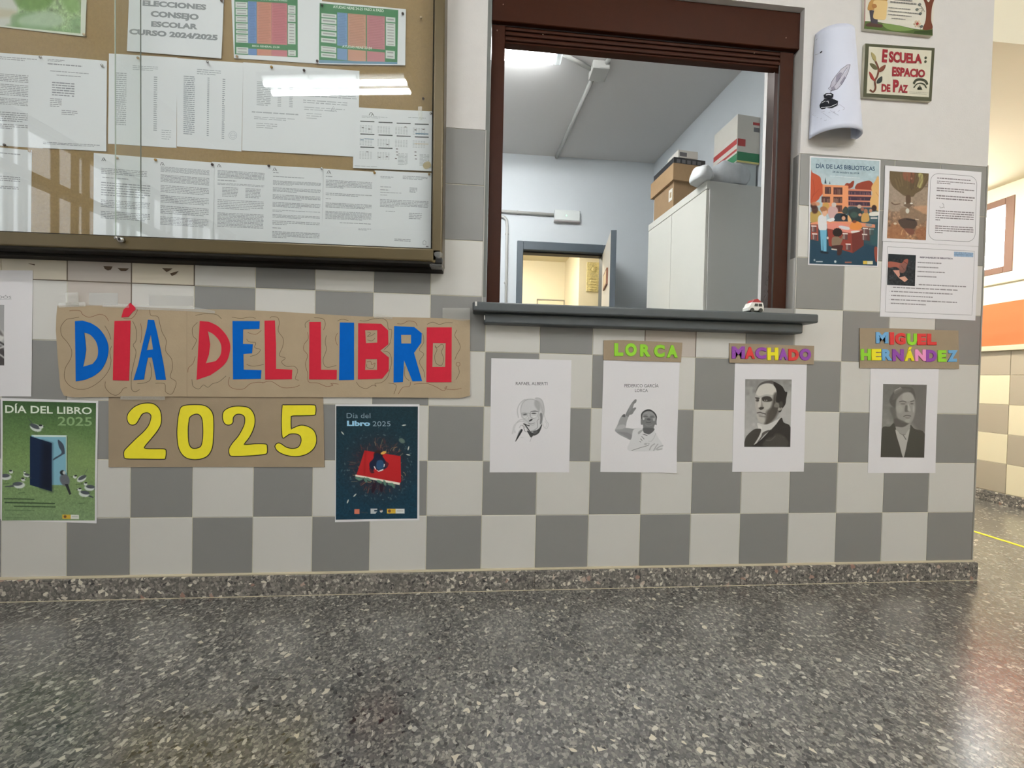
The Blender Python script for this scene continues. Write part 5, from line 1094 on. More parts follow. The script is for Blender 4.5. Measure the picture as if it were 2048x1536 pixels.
# tables
A.poly([(135, 910), (260, 885), (720, 890), (1000, 930), (1000, 975), (780, 960), (400, 930), (140, 930)], (220, 134, 98), 5, 1, False)
A.poly([(360, 915), (520, 905), (840, 1000), (690, 1050), (360, 985)], (220, 128, 112), 5, 1, False).poly([(360, 985), (690, 1050), (700, 1310), (380, 1215)], (140, 52, 40), 5, 1, False).poly([(690, 1050), (845, 1000), (850, 1210), (700, 1315)], (108, 42, 34), 5, 1, False)
A.poly([(140, 930), (240, 935), (240, 1150), (140, 1130)], (150, 62, 46), 6, 1, False).poly([(860, 965), (940, 975), (930, 1150), (850, 1130)], (100, 48, 42), 8, .9, False)
for x, y in ((150, 950), (160, 1055), (570, 1050), (610, 1190), (840, 980), (830, 1060), (920, 990)): A.rect(x, y, x + 62, y + 80, (84, 60, 60), .05, 5).rect(x + 6, y + 8, x + 24, y + 74, (176, 160, 150), .05, 4, .7).rect(x + 32, y + 8, x + 44, y + 74, (120, 70, 70), .05, 4, .8).rect(x - 4, y - 8, x + 66, y + 8, (218, 206, 196), .05, 4)
A.poly([(510, 955), (560, 945), (660, 970), (650, 1000), (560, 990)], (200, 200, 204), 6).poly([(680, 1020), (760, 1010), (800, 1020), (700, 1045)], (222, 214, 206), 5).poly([(355, 870), (440, 840), (460, 870), (400, 895)], (222, 224, 224), 5)
A.poly([(700, 900), (780, 890), (830, 960), (780, 1000), (670, 990), (670, 930)], (222, 132, 56), 7).ell(725, 890, 28, 18, (120, 60, 40), .4).poly([(640, 800), (690, 880), (640, 890)], (222, 160, 100), 8).poly([(880, 920), (960, 925), (940, 960), (880, 950)], (130, 140, 140), 6, .8)
# standing reader and seated child
A.poly([(245, 820), (300, 795), (345, 820), (350, 870), (350, 1000), (255, 1005), (235, 900)], (214, 214, 214), 6).ell(325, 780, 30, 40, (222, 168, 134), .3).ell(310, 720, 45, 32, (160, 102, 62), .3)
A.poly([(262, 1005), (352, 1005), (350, 1120), (350, 1290), (308, 1292), (300, 1130), (300, 1280), (278, 1275)], (100, 170, 200), 6, 1, False).poly([(272, 1285), (370, 1300), (365, 1322), (280, 1310)], (18, 28, 40), 6).ell(365, 1110, 14, 18, (200, 190, 180), .4)
A.ell(497, 1035, 58, 52, (34, 22, 20), .25)
for k in range(14): a = k * .449; A.ell(497 + 52 * math.cos(a), 1035 + 48 * math.sin(a), 14, 12, (34, 22, 20), .5)
A.poly([(425, 1110), (500, 1090), (545, 1120), (560, 1080), (575, 1100), (550, 1170), (520, 1215), (430, 1225)], (128, 106, 84), 6).poly([(425, 1215), (560, 1205), (560, 1260), (545, 1330), (495, 1335), (490, 1260), (430, 1250)], (62, 30, 26), 7).rect(415, 1250, 490, 1268, (206, 190, 174), .1, 5)
A.poly([(990, 1240), (1035, 1245), (1030, 1420), (1000, 1400)], (140, 62, 46), 6).poly([(930, 1000), (1030, 1000), (1030, 1200), (950, 1180)], (40, 82, 84), 25, .6)
A.rect(210, 1418, 300, 1432, (190, 196, 196), 0, 5, .9).ell(190, 1405, 12, 14, (160, 170, 172), .5).ell(468, 1425, 15, 18, (196, 204, 204), .5).rect(596, 1425, 688, 1445, (170, 96, 74), 0, 8, .9).rect(840, 1415, 895, 1458, (214, 178, 60), 0, 4).rect(895, 1417, 970, 1460, (212, 206, 170), 0, 4)
A.build('printed_picture', sh)
text_on('D\u00cdA DE LAS BIBLIOTECAS', z5.l([(212, 118), (996, 158), (996, 214), (212, 175)]), sh, ink((38, 66, 92)), .012, .0005)
text_on('24 de octubre de 2024', z5.l([(432, 212), (786, 234), (786, 258), (432, 238)]), sh, ink((62, 84, 104)), .01, .0005)
greek(z5.l([(350, 265), (850, 300), (850, 330), (350, 295)]), sh, [(.1, .9, .2, .7, 1, 1, .6)], (206, 214, 216), lift=.0005)

# --- two landscape sheets at the corner
zd1 = Zm(1760, 330, 9.033)
sh = poster('landscape_sheet', [(1770, 330.9), (1962.8, 344.2), (1956, 493), (1764.6, 482.2)], 'white landscape sheet with a brown balloon picture near the wall corner', 'paper', Y=-.0012, ph=2.)
A = Art(zd1, [(172, 110), (875, 155), (825, 1360), (122, 1325)], 1.8, (150, 128, 106)); A.grad((132, 112, 96), (150, 108, 76), 't', .3, 1.).mottle(.12, 7).mottle(.08, 3)
A.poly([(170, 330), (420, 560), (480, 560), (480, 800), (140, 800)], (158, 140, 122), 30, .7).poly([(560, 560), (870, 400), (860, 760), (600, 720)], (154, 134, 112), 30, .7).poly([(600, 760), (860, 740), (845, 880), (700, 860)], (186, 140, 104), 30, .8)
A.poly([(172, 110), (875, 155), (850, 300), (760, 440), (640, 520), (590, 575), (450, 560), (330, 480), (220, 380), (175, 250)], (96, 78, 52), 10).poly([(420, 130), (620, 145), (600, 330), (520, 300), (430, 260)], (138, 78, 56), 25, .8).ell(565, 245, 16, 20, (220, 150, 120), .5)
A.poly([(690, 160), (765, 170), (770, 330), (720, 420), (670, 380), (700, 280)], (176, 170, 104), 14, .9)
for k in range(26): x = R.uniform(190, 840); A.line([(x, R.uniform(130, 260)), (x + (500 - x) * .25, R.uniform(300, 460))], R.uniform(8, 26), R.choice([(66, 50, 34), (120, 100, 66), (84, 62, 40), (50, 40, 30)]), 18, .45)
A.poly([(465, 560), (550, 565), (535, 760), (480, 755)], (84, 62, 44), 8).line([(205, 685), (265, 715), (350, 700)], 22, (100, 76, 58), 10).line([(240, 690), (350, 690)], 8, (180, 156, 130), 8).poly([(430, 720), (590, 680), (560, 750), (470, 760)], (104, 84, 66), 8).ell(565, 695, 26, 14, (210, 204, 192), .4).ell(450, 690, 14, 14, (200, 196, 184), .5)
A.poly([(360, 800), (470, 770), (640, 800), (800, 900), (830, 1000), (640, 1080), (380, 960)], (128, 104, 82), 25, .8).ell(493, 830, 34, 46, (196, 194, 180), .35).poly([(330, 1000), (470, 960), (640, 1000), (660, 1100), (560, 1180), (430, 1150), (360, 1090)], (70, 54, 46), 14).line([(480, 980), (620, 1000)], 24, (46, 38, 34), 10).line([(640, 980), (690, 990)], 14, (206, 190, 168), 8)
A.poly([(430, 1150), (600, 1160), (610, 1240), (560, 1265), (510, 1240)], (112, 66, 52), 12).poly([(180, 1100), (260, 1040), (380, 1120), (480, 1240), (400, 1330), (130, 1320)], (156, 98, 62), 25, .7).ell(270, 1060, 30, 20, (196, 176, 150), .5).line([(400, 1180), (380, 1260)], 16, (206, 160, 110), 12, .8).line([(470, 1220), (500, 1270)], 12, (216, 176, 130), 10, .8)
A.poly([(640, 1180), (820, 1120), (815, 1350), (680, 1340)], (142, 84, 52), 25, .6)
A.build('printed_picture', sh)
def rrect(q, r, n=6):
    out = []
    for (cx, cy, a0) in ((r[0], r[1], math.pi), (1 - r[0], r[1], 1.5 * math.pi), (1 - r[0], 1 - r[1], 0), (r[0], 1 - r[1], .5 * math.pi)):
        for k in range(n + 1): a = a0 + k * math.pi / 2 / n; out.append((cx + r[0] * math.cos(a), cy + r[1] * math.sin(a)))
    out.append(out[0]); P = bil(q, np.array([o[0] for o in out]), np.array([o[1] for o in out])); return [tuple(p) for p in P]
bx = zd1.l([(912, 148), (1750, 212), (1706, 1392), (868, 1352)])
strokes('text_frame', [(rrect(bx, (.17, .12)), .0016)], sh, ink((130, 128, 130)))
greek(bx, sh, [(.14, .86, .05, .085, 1, 1, .5), (.14, .96, .10, .155, 2, .35, .5), (.14, .96, .20, .27, 2, .72, .5), (.14, .97, .31, .39, 2, .95, .5), (.14, .96, .54, .71, 5, .12, .5), (.14, .96, .77, .90, 4, .2, .5)], (132, 126, 128))
strokes('drawing', [(zd1.l([(1075, 750), (1090, 778), (1120, 770), (1150, 760), (1145, 720), (1125, 690)]), .003), (zd1.l([(1150, 760), (1165, 780)]), .002)], sh, ink((176, 172, 174)))
zd2 = Zm(1755, 480, 9.033)
sh = poster('landscape_sheet', [(1765.5, 482.9), (1956.3, 493.4), (1950.4, 641), (1759.4, 633.3)], 'white landscape sheet with a dark hand picture and bullet list below the balloon sheet', 'paper', Y=-.0006, ph=4.)
A = Art(zd2, [(190, 250), (692, 275), (670, 835), (168, 812)], 1.9, (36, 40, 44)); A.mottle(.25, 5)
for k in range(30): A.ell(R.uniform(190, 680), R.uniform(280, 810), R.uniform(15, 50), R.uniform(8, 20), R.choice([(84, 86, 88), (54, 58, 62), (16, 18, 22), (20, 22, 26)]), .6, .6, R.uniform(0, 180))
A.poly([(190, 258), (690, 282), (688, 380), (440, 340), (190, 350)], (22, 34, 40), 20, .8).poly([(185, 395), (330, 400), (430, 420), (480, 360), (545, 345), (545, 420), (500, 500), (430, 540), (330, 490), (185, 495)], (158, 82, 66), 8).poly([(400, 440), (520, 430), (500, 560), (440, 600), (390, 560)], (128, 82, 72), 14, .9)
A.line([(470, 390), (530, 430)], 9, (60, 34, 32), 8, .8).line([(430, 470), (480, 540)], 9, (70, 40, 36), 8, .7).poly([(275, 548), (390, 545), (400, 640), (375, 680)], (206, 142, 122), 5, 1, False).poly([(375, 680), (490, 655), (548, 715), (485, 762)], (214, 156, 132), 5, 1, False)
A.build('printed_picture', sh)
q2 = [(1765.5, 482.9), (1956.3, 493.4), (1950.4, 641), (1759.4, 633.3)]
strokes('border_line', [([p for p in zd2.l([(178, 122), (1745, 205), (1702, 1358), (132, 1300), (178, 122)])], .0012)], sh, ink((110, 108, 110)))
A = Art(zd2, [(1378, 212), (1726, 230), (1722, 312), (1376, 298)], 1.6, (132, 160, 190)); A.mottle(.06, 3); A.line([(1420, 262), (1680, 278)], 10, (108, 138, 172), 8, .8); A.build('blue_label', sh)
zq = lambda x0, y0, x1, y1: zd2.l([(x0, y0), (x1, y0 + (x1 - x0) * .045), (x1, y1 + (x1 - x0) * .045), (x0, y1)])
text_on('RESPONSABLES DE BIBLIOTECA', zq(762, 298, 1360, 326), sh, ink((120, 114, 122)), .06)
for x0, y0, x1 in ((700, 402, 1150), (700, 484, 1095), (695, 565, 1215), (695, 652, 1065), (695, 802, 1592), (235, 852, 1448), (205, 925, 1352), (200, 998, 995), (198, 1072, 1432), (198, 1140, 868)):
    q = zq(x0, y0 - 10, x1, y0 + 14); greek(q, sh, [(0, .012, .3, .7, 1, 1, .6), (.05 if x1 - x0 < 900 else .03, 1, 0, 1, 1, 1, .9)], (142, 138, 140))

# --- author sheets
def word(s, z, x0, y0, x1, y1, sl, sh, c=(96, 96, 98), b=.004):
    d = sl * (x1 - x0); text_on(s, z.l([(x0, y0), (x1, y0 + d), (x1, y1 + d), (x0, y1)]), sh, ink(c), b)
z7 = Zm(960, 660, 4.6545)
def lift_corner(s, t): return .012 * np.clip(s - .55, 0, 1) ** 2 * np.clip(t - .8, 0, 1) * 10
sh = poster('author_sheet', [(982.6, 716.3), (1143, 720.2), (1138.3, 944.7), (979.3, 944.7)], 'white sheet with a pale drawn portrait of an old long-haired man', 'paper', ph=.4)
word('RAFAEL ALBERTI', z7, 333, 484, 628, 512, .006, sh)
za = Zm(1000, 780, 12.8)
PB = (222, 220, 222)
A = Art(za, [(250, 120), (1320, 120), (1310, 1380), (240, 1380)], 1.9, PB)
g = lambda v: (v, v, v + 1)
A.poly([(560, 290), (660, 235), (820, 215), (960, 250), (1060, 330), (1120, 450), (1120, 600), (1080, 760), (1070, 900), (1000, 1060), (850, 1090), (740, 1050), (660, 940), (600, 800), (545, 640), (520, 480)], g(200), 40, .9)
A.poly([(900, 210), (1000, 205), (1080, 260), (1125, 400), (1135, 560), (1110, 700), (1060, 560), (1010, 380)], g(184), 35, .8).poly([(890, 270), (980, 290), (1030, 420), (1000, 560), (930, 470), (880, 380)], g(158), 40, .75)
for pts, w, v in (([(640, 245), (540, 310), (470, 420), (445, 540), (470, 700)], 22, 176), ([(700, 240), (600, 310), (545, 420), (530, 540), (560, 700)], 14, 158), ([(650, 260), (760, 235), (880, 250), (960, 300)], 12, 150), ([(900, 215), (980, 205), (1060, 250), (1110, 360), (1130, 500), (1120, 620)], 16, 160),
                  ([(1000, 300), (1060, 420), (1090, 560)], 18, 172), ([(1120, 620), (1180, 780), (1240, 880), (1190, 990), (1120, 940), (1080, 830)], 12, 178), ([(1150, 800), (1200, 880), (1160, 960)], 10, 184), ([(430, 830), (500, 770), (600, 745), (680, 790), (740, 850), (760, 900)], 14, 166),
                  ([(420, 850), (360, 930), (330, 1050), (320, 1110)], 40, 198), ([(430, 840), (520, 800), (600, 800)], 16, 176), ([(380, 900), (360, 1000), (380, 1080)], 50, 202), ([(500, 960), (540, 900), (600, 940), (640, 1050)], 12, 150), ([(620, 900), (670, 960), (700, 1050)], 12, 160)): A.line(pts, w, g(v), 16, .75)
A.poly([(545, 590), (640, 570), (700, 600), (690, 650), (600, 660), (560, 640)], g(168), 25, .8).ell(640, 622, 48, 16, g(84), .6, .9, -10).ell(865, 598, 62, 18, g(78), .6, .95).poly([(780, 560), (870, 535), (950, 545), (980, 580), (960, 560), (870, 560)], g(110), 12, .9)
A.line([(785, 560), (775, 640), (790, 700), (860, 725)], 9, g(120), 8).line([(790, 550), (900, 530), (985, 560)], 12, g(110), 10).line([(985, 580), (950, 680), (880, 720), (830, 715)], 9, g(150), 8).ell(880, 690, 60, 16, g(226), .5, .9).ell(660, 700, 50, 20, g(222), .5, .8)
A.line([(555, 660), (600, 720), (680, 700), (720, 640)], 8, g(160), 8).line([(700, 590), (760, 600), (770, 660)], 10, g(130), 10).poly([(735, 790), (790, 745), (835, 745), (800, 790), (750, 805)], g(52), 10).line([(740, 700), (720, 770)], 14, g(178), 12)
A.line([(730, 855), (800, 865), (890, 840)], 10, g(110), 8).line([(760, 880), (830, 900), (880, 880)], 16, g(176), 12).poly([(590, 860), (640, 860), (690, 890), (760, 905), (740, 925), (680, 905), (620, 890)], g(40), 8).line([(650, 900), (720, 1000), (760, 1060)], 26, g(46), 10)
A.line([(1000, 740), (950, 790), (960, 880), (960, 960)], 14, g(140), 12).poly([(1020, 600), (1075, 600), (1090, 740), (1060, 860), (1020, 860), (1030, 720)], g(110), 20, .85).line([(1000, 620), (990, 720)], 10, g(140), 10)
A.poly([(690, 1040), (780, 1060), (900, 1040), (1000, 980), (1060, 880), (1070, 920), (1000, 1090), (900, 1160), (850, 1165), (795, 1215), (740, 1140)], g(58), 10).poly([(830, 1060), (930, 1030), (960, 1080), (870, 1130)], g(92), 18, .8).ell(825, 1078, 28, 14, g(190), .5, .8).line([(760, 1060), (880, 1020), (960, 960)], 12, g(140), 12)
A.line([(795, 1230), (830, 1190), (920, 1150)], 8, g(170), 8).line([(800, 1230), (765, 1320)], 7, g(150), 7).poly([(530, 1010), (575, 1010), (560, 1070), (420, 1295), (395, 1300), (470, 1120)], g(40), 8).poly([(480, 1060), (540, 1000), (500, 1080), (440, 1180)], g(150), 16, .9)
A.line([(600, 960), (640, 1060), (700, 1060)], 10, g(120), 8).line([(580, 900), (640, 960)], 10, g(120), 8).ell(560, 1215, 50, 14, g(198), .8, .6)
A.build('printed_portrait', sh)

sh = poster('author_sheet', [(1207, 718), (1359.2, 722), (1352, 945.3), (1200.6, 944)], 'white sheet with a portrait of a man in a white coat waving', 'paper', ph=1.4, curl=lift_corner)
word('FEDERICO GARC\u00cdA', z7, 1345, 503, 1662, 533, .006, sh); word('LORCA', z7, 1442, 549, 1562, 577, .004, sh)
zl_ = Zm(1215, 780, 10.97)
A = Art(zl_, [(120, 170), (1260, 170), (1255, 1350), (115, 1345)], 1.9, (222, 220, 222))
A.poly([(600, 208), (635, 212), (625, 270), (580, 310), (555, 400), (590, 385), (620, 385), (625, 405), (580, 470), (540, 530), (480, 550), (450, 600), (380, 580), (400, 520), (440, 440), (490, 350), (540, 270)], g(122), 8).poly([(490, 350), (560, 280), (540, 400), (460, 500)], g(140), 20, .7)
A.poly([(310, 570), (370, 525), (400, 560), (450, 600), (420, 690), (400, 800), (380, 850), (300, 880), (200, 920), (165, 880), (220, 760), (265, 640)], g(150), 10).poly([(310, 570), (370, 527), (390, 590), (340, 590)], g(84), 8).poly([(165, 880), (240, 780), (360, 760), (400, 820), (300, 870)], g(180), 25, .7)
A.poly([(165, 870), (300, 860), (400, 830), (560, 850), (660, 840), (620, 920), (560, 1000), (515, 1095), (400, 1050), (230, 960)], g(150), 10).poly([(200, 920), (350, 990), (515, 1095), (540, 1000), (420, 930)], g(122), 30, .6)
A.poly([(560, 880), (660, 835), (770, 850), (790, 930), (920, 970), (1020, 900), (1060, 950), (1120, 1060), (1200, 1180), (1210, 1250), (1120, 1330), (470, 1335), (490, 1130), (530, 1040)], g(208), 12)
A.poly([(670, 920), (750, 870), (770, 890), (700, 960), (670, 965)], g(148), 12, .8).poly([(750, 500), (820, 440), (930, 428), (1030, 490), (1080, 580), (1075, 700), (1075, 770), (1040, 760), (1015, 830), (1020, 890), (920, 970), (850, 960), (785, 920), (775, 770), (730, 750), (735, 570)], g(116), 6)
A.poly([(745, 510), (830, 440), (930, 426), (1030, 490), (1082, 580), (1065, 660), (1045, 560), (970, 480), (880, 462), (790, 500), (765, 560), (750, 640), (732, 590)], g(56), 6).poly([(775, 520), (880, 465), (980, 485), (1045, 565), (1050, 640), (900, 600), (770, 620)], g(150), 16, .9)
A.ell(835, 580, 55, 18, g(92), .6, .9).ell(975, 590, 55, 18, g(92), .6, .9).line([(790, 548), (870, 545)], 10, g(84), 10, .8).line([(930, 550), (1010, 560)], 10, g(84), 10, .8).ell(790, 630, 22, 26, g(196), .5, .9).ell(1020, 650, 26, 34, g(176), .5, .8).poly([(860, 640), (900, 620), (940, 640), (930, 665), (880, 660)], g(78), 10, .9)
A.line([(850, 705), (895, 715), (945, 705)], 14, g(66), 12, .9).line([(830, 760), (900, 790), (980, 760)], 16, g(140), 16, .6).poly([(785, 830), (1010, 840), (1010, 890), (920, 965), (850, 955), (790, 915)], g(84), 12, .85)
for pts in ([(775, 970), (870, 995)], [(750, 1020), (800, 1075)], [(725, 1070), (755, 1105)], [(800, 970), (860, 1000)], [(705, 1130), (725, 1140)]): A.line(pts, 13, g(96), 8, .9)
A.line([(530, 1325), (700, 1270), (890, 1215)], 10, g(112), 8).line([(890, 1215), (910, 1170), (830, 1170)], 12, g(160), 12).line([(1055, 950), (1020, 1040), (960, 1120), (900, 1120)], 10, g(176), 12).ell(830, 1185, 32, 22, g(166), .5, .8)
for pts in ([(920, 1310), (960, 1230), (1030, 1180)], [(1010, 1325), (1060, 1240), (1100, 1190)], [(1060, 1300), (1140, 1240), (1210, 1220)], [(1090, 1310), (1190, 1290)]): A.line(pts, 20, g(150), 16, .8)
A.build('printed_portrait', sh)

sh = poster('author_sheet', [(1470, 724), (1613.5, 726), (1607.4, 943.3), (1464, 943.8)], 'white sheet with a black and white photograph of a balding man in profile', 'paper', ph=2.6)
zm = Zm(1470, 740, 9.035)
A = Art(zm, [(183, 165), (1018, 173), (996, 1390), (165, 1388)], 2.0, (150, 148, 144)); A.grad((136, 134, 130), (172, 170, 166), 't', 0, .8).mottle(.05, 12)
A.poly([(850, 560), (1010, 400), (1000, 1000), (830, 850)], (178, 176, 172), 60, .8).poly([(180, 500), (370, 500), (380, 900), (180, 1000)], (164, 162, 158), 60, .6)
K = (44, 40, 36)
A.poly([(370, 400), (420, 280), (500, 215), (640, 188), (700, 215), (690, 250), (560, 240), (440, 300), (385, 400)], (84, 80, 76), 14)
A.poly([(690, 250), (700, 215), (770, 245), (850, 300), (900, 390), (938, 400), (920, 520), (905, 620), (850, 700), (820, 760), (760, 740), (720, 560), (745, 420), (700, 300)], K, 8)
A.poly([(362, 470), (390, 370), (440, 290), (540, 245), (650, 252), (720, 310), (745, 400), (730, 560), (790, 640), (780, 760), (700, 900), (600, 980), (520, 980), (440, 940), (400, 860), (385, 740), (360, 640)], (172, 168, 160), 8)
A.poly([(380, 420), (440, 295), (540, 250), (650, 256), (715, 320), (740, 410), (680, 450), (560, 440), (440, 470)], (204, 200, 190), 20, .9)
A.poly([(700, 440), (745, 420), (740, 580), (790, 640), (770, 780), (700, 900), (600, 980), (530, 975), (580, 880), (600, 760), (660, 640)], (66, 60, 54), 50, .95).poly([(560, 760), (660, 700), (700, 800), (640, 920), (560, 950)], (78, 72, 64), 50, .8)
A.poly([(720, 600), (780, 590), (800, 650), (760, 680), (700, 660)], (120, 116, 108), 20, .8).poly([(780, 690), (840, 670), (850, 700), (810, 735), (775, 725)], (160, 156, 146), 14, .9).poly([(800, 580), (850, 570), (860, 650), (810, 690)], (70, 66, 60), 14, .8)
A.poly([(485, 500), (560, 472), (640, 490), (670, 550), (600, 575), (500, 560)], (56, 50, 44), 18, .95).ell(553, 548, 26, 14, (170, 166, 158), .5).ell(553, 546, 13, 12, (30, 28, 26), .5).poly([(362, 495), (430, 500), (440, 520), (380, 520)], (52, 48, 44), 12, .95).ell(405, 548, 34, 26, (76, 70, 64), .5, .9).ell(415, 545, 14, 12, (36, 32, 30), .5)
A.poly([(470, 500), (500, 640), (520, 690), (470, 720), (430, 700), (425, 680), (470, 640)], (120, 114, 106), 14, .7).poly([(430, 675), (520, 670), (510, 700), (465, 722), (440, 705)], (60, 54, 48), 12, .9).poly([(440, 520), (470, 510), (455, 660), (420, 680), (410, 640)], (196, 192, 182), 14, .8)
A.line([(400, 775), (450, 765), (480, 775), (550, 795)], 15, (62, 56, 52), 12).line([(430, 800), (500, 805)], 20, (150, 146, 140), 16, .8).line([(440, 830), (540, 845)], 18, (96, 90, 84), 22, .7).poly([(385, 800), (440, 850), (520, 880), (520, 930), (440, 930), (395, 860)], (180, 176, 166), 25, .7).poly([(520, 600), (650, 590), (600, 700), (530, 690)], (182, 178, 168), 30, .7)
A.poly([(400, 960), (520, 985), (600, 975), (740, 910), (825, 860), (830, 880), (640, 1075), (510, 1115), (430, 1060)], (196, 194, 188), 8).poly([(420, 1000), (480, 1020), (480, 1075), (420, 1080)], (214, 212, 206), 12, .8)
A.poly([(480, 1070), (600, 1080), (560, 1150), (470, 1220), (360, 1340), (340, 1330), (420, 1220)], (196, 194, 188), 8).poly([(500, 1130), (600, 1085), (620, 1100), (520, 1180), (440, 1280), (400, 1310), (470, 1200)], (84, 80, 76), 10)
A.poly([(210, 1190), (330, 1080), (420, 1060), (470, 1080), (430, 1200), (330, 1360), (300, 1390), (165, 1388), (175, 1280)], (64, 60, 54), 8)
A.poly([(835, 860), (880, 950), (998, 1030), (996, 1392), (330, 1392), (380, 1330), (480, 1250), (640, 1090), (740, 980)], (50, 46, 42), 8).poly([(600, 1230), (680, 1210), (740, 1150), (860, 1180), (960, 1300), (900, 1392), (560, 1392), (500, 1330)], (78, 74, 68), 40, .7).line([(560, 1265), (640, 1270), (720, 1200)], 14, (100, 96, 90), 14, .7).line([(640, 1085), (500, 1240), (340, 1385)], 14, (28, 26, 24), 10, .8)
A.build('printed_portrait', sh)

sh = poster('author_sheet', [(1740.7, 736), (1877, 736), (1870.2, 945.8), (1735.6, 945.8)], 'white sheet with a dull grey photograph of a young man in a dark jacket', 'paper', ph=3.9)
zh = Zm(1740, 750, 8.53)
A = Art(zh, [(219, 153), (966, 168), (920, 1409), (178, 1403)], 2.0, (112, 110, 104)); A.grad((104, 102, 96), (128, 126, 120), 't', 0, .6).mottle(.03, 12)
A.poly([(740, 200), (960, 200), (930, 960), (720, 800), (780, 500)], (102, 98, 94), 60, .8)
A.poly([(340, 380), (420, 260), (520, 205), (700, 210), (760, 300), (770, 420), (700, 330), (560, 320), (480, 400), (440, 560), (360, 520), (325, 450)], (84, 82, 76), 16).poly([(410, 270), (515, 212), (545, 260), (430, 330)], (134, 130, 124), 14, .8).line([(420, 262), (515, 215)], 9, (176, 172, 166), 8)
A.poly([(450, 420), (540, 318), (640, 292), (720, 325), (762, 430), (768, 600), (740, 740), (680, 830), (600, 870), (500, 850), (430, 740), (410, 640), (430, 560)], (144, 141, 134), 26).poly([(420, 300), (560, 230), (690, 250), (640, 290), (540, 320), (450, 400), (380, 420)], (98, 95, 89), 24, .8).poly([(560, 320), (680, 300), (745, 400), (700, 440), (560, 440)], (164, 160, 154), 30, .8)
A.poly([(330, 560), (430, 560), (450, 700), (520, 800), (600, 820), (660, 830), (560, 890), (430, 880), (380, 720)], (92, 90, 84), 30, .85).poly([(400, 800), (440, 740), (640, 830), (560, 890), (430, 900)], (82, 78, 72), 24, .8)
A.line([(500, 455), (560, 445), (610, 462)], 15, (88, 84, 78), 12).ell(560, 492, 44, 14, (110, 106, 100), .6, .9).line([(690, 455), (745, 440)], 14, (84, 80, 74), 12).ell(712, 490, 28, 12, (90, 86, 80), .6, .9).poly([(600, 520), (640, 530), (635, 600), (660, 620), (590, 625)], (96, 92, 86), 16, .9).poly([(645, 480), (690, 600), (665, 615), (640, 590)], (176, 172, 166), 14, .7)
A.line([(570, 705), (620, 690), (690, 700)], 13, (84, 78, 74), 10).poly([(590, 720), (680, 725), (640, 750)], (120, 114, 108), 12, .7).ell(500, 580, 60, 70, (162, 158, 150), .6, .7).ell(740, 580, 16, 60, (170, 166, 160), .6, .7).poly([(600, 760), (680, 750), (660, 810), (600, 800)], (164, 160, 152), 20, .7)
A.poly([(430, 880), (560, 890), (680, 830), (670, 920), (580, 1020), (500, 990), (430, 930)], (148, 145, 138), 14)
A.poly([(190, 925), (330, 880), (400, 820), (440, 930), (470, 1080), (555, 1405), (175, 1405)], (66, 64, 56), 8).poly([(690, 850), (760, 920), (930, 1000), (922, 1411), (570, 1405), (640, 1120), (680, 930)], (68, 66, 58), 8)
A.poly([(430, 930), (500, 990), (545, 1020), (600, 1010), (670, 920), (640, 1100), (600, 1300), (560, 1405), (500, 1200), (450, 1040)], (172, 169, 162), 8).line([(560, 1020), (610, 1100)], 14, (96, 92, 86), 10).line([(500, 990), (550, 1020), (600, 1015)], 9, (110, 106, 100), 8, .8)
A.build('printed_portrait', sh)

# --- sheet cut by the left frame edge
sh = poster('author_sheet', [(-70, 540), (66, 541), (63, 793), (-72, 792)], 'white sheet with a cropped portrait photograph at the left frame edge', 'paper', ph=5.)
text_on('P\u00c9REZ GALD\u00d3S', [(-70, 589.5), (23.5, 592), (23.5, 597.5), (-70, 595)], sh, ink((150, 150, 152)), .01)
strokes('underline', [([(-70, 597.5), (24, 599)], .0008)], sh, ink((150, 150, 152)))
A = Art(PXZ, [(-75, 607), (9.5, 610), (9, 731), (-75, 729)], 1.6, (158, 158, 158)); A.ell(-32, 662, 30, 42, (190, 188, 184), .3).poly([(-75, 731), (-60, 700), (-10, 690), (10, 700), (10, 731)], (70, 66, 66), 6).ell(-2, 672, 13, 12, (206, 204, 200), .5).poly([(-5, 655), (4, 663), (8, 672), (-2, 668)], (110, 104, 102), 4)
A.line([(0, 684), (10, 690)], 3, (50, 46, 46), 3).line([(-2, 697), (10, 693)], 3, (200, 198, 196), 3).line([(-4, 706), (10, 716)], 3, (190, 188, 186), 3); A.build('printed_portrait', sh)

# ================================================================== CURLED CARD, CERAMIC PLAQUES
zc_ = Zm(1560, 0, 4.197)
def curled():
    n, m = 30, 26; V = []
    bl, br_, tl, tr = PY(1617, 280, 0), PY(1707, 281, 0), PY(1629.5, 72, 0), PY(1697, 74, 0)
    for j in range(m):
        t = j / (m - 1); l = tl + (bl - tl) * t; r = tr + (br_ - tr) * t; w = r[0] - l[0]; R_ = .050 + .022 * t
        for i in range(n):
            s = i / (n - 1)
            # rises from the wall at the left, curls back under itself at the right
            a = s * math.radians(196); x = l[0] + w * (.5 - .52 * math.cos(min(a, math.pi)) * (1 - .0 * s)); y = -R_ * (math.sin(min(a, math.pi)) ** .85 if a < math.pi else 0)
            if a > math.pi: x = l[0] + w * 1.02 - w * .5 * (a - math.pi); y = -.004 - R_ * .12 * (a - math.pi)
            skew = .62 if s < .5 else 1.; x = l[0] + (x - l[0]) if True else x
            V.append(np.array([x, y - .004, l[2] + (r[2] - l[2]) * s]))
    return np.array(V), n, m
Vc, n_, m_ = curled()
me = bpy.data.meshes.new('curled'); me.from_pydata([tuple(v) for v in Vc], [], grid_faces(n_, m_)); me.update()
for p in me.polygons: p.use_smooth = True
cc = link('curled_card', me, mat('foam_card', (206, 210, 224), .7)); sol = cc.modifiers.new('thickness', 'SOLIDIFY'); sol.thickness = .0045; sol.offset = 1 if me.polygons[0].normal.y > 0 else -1
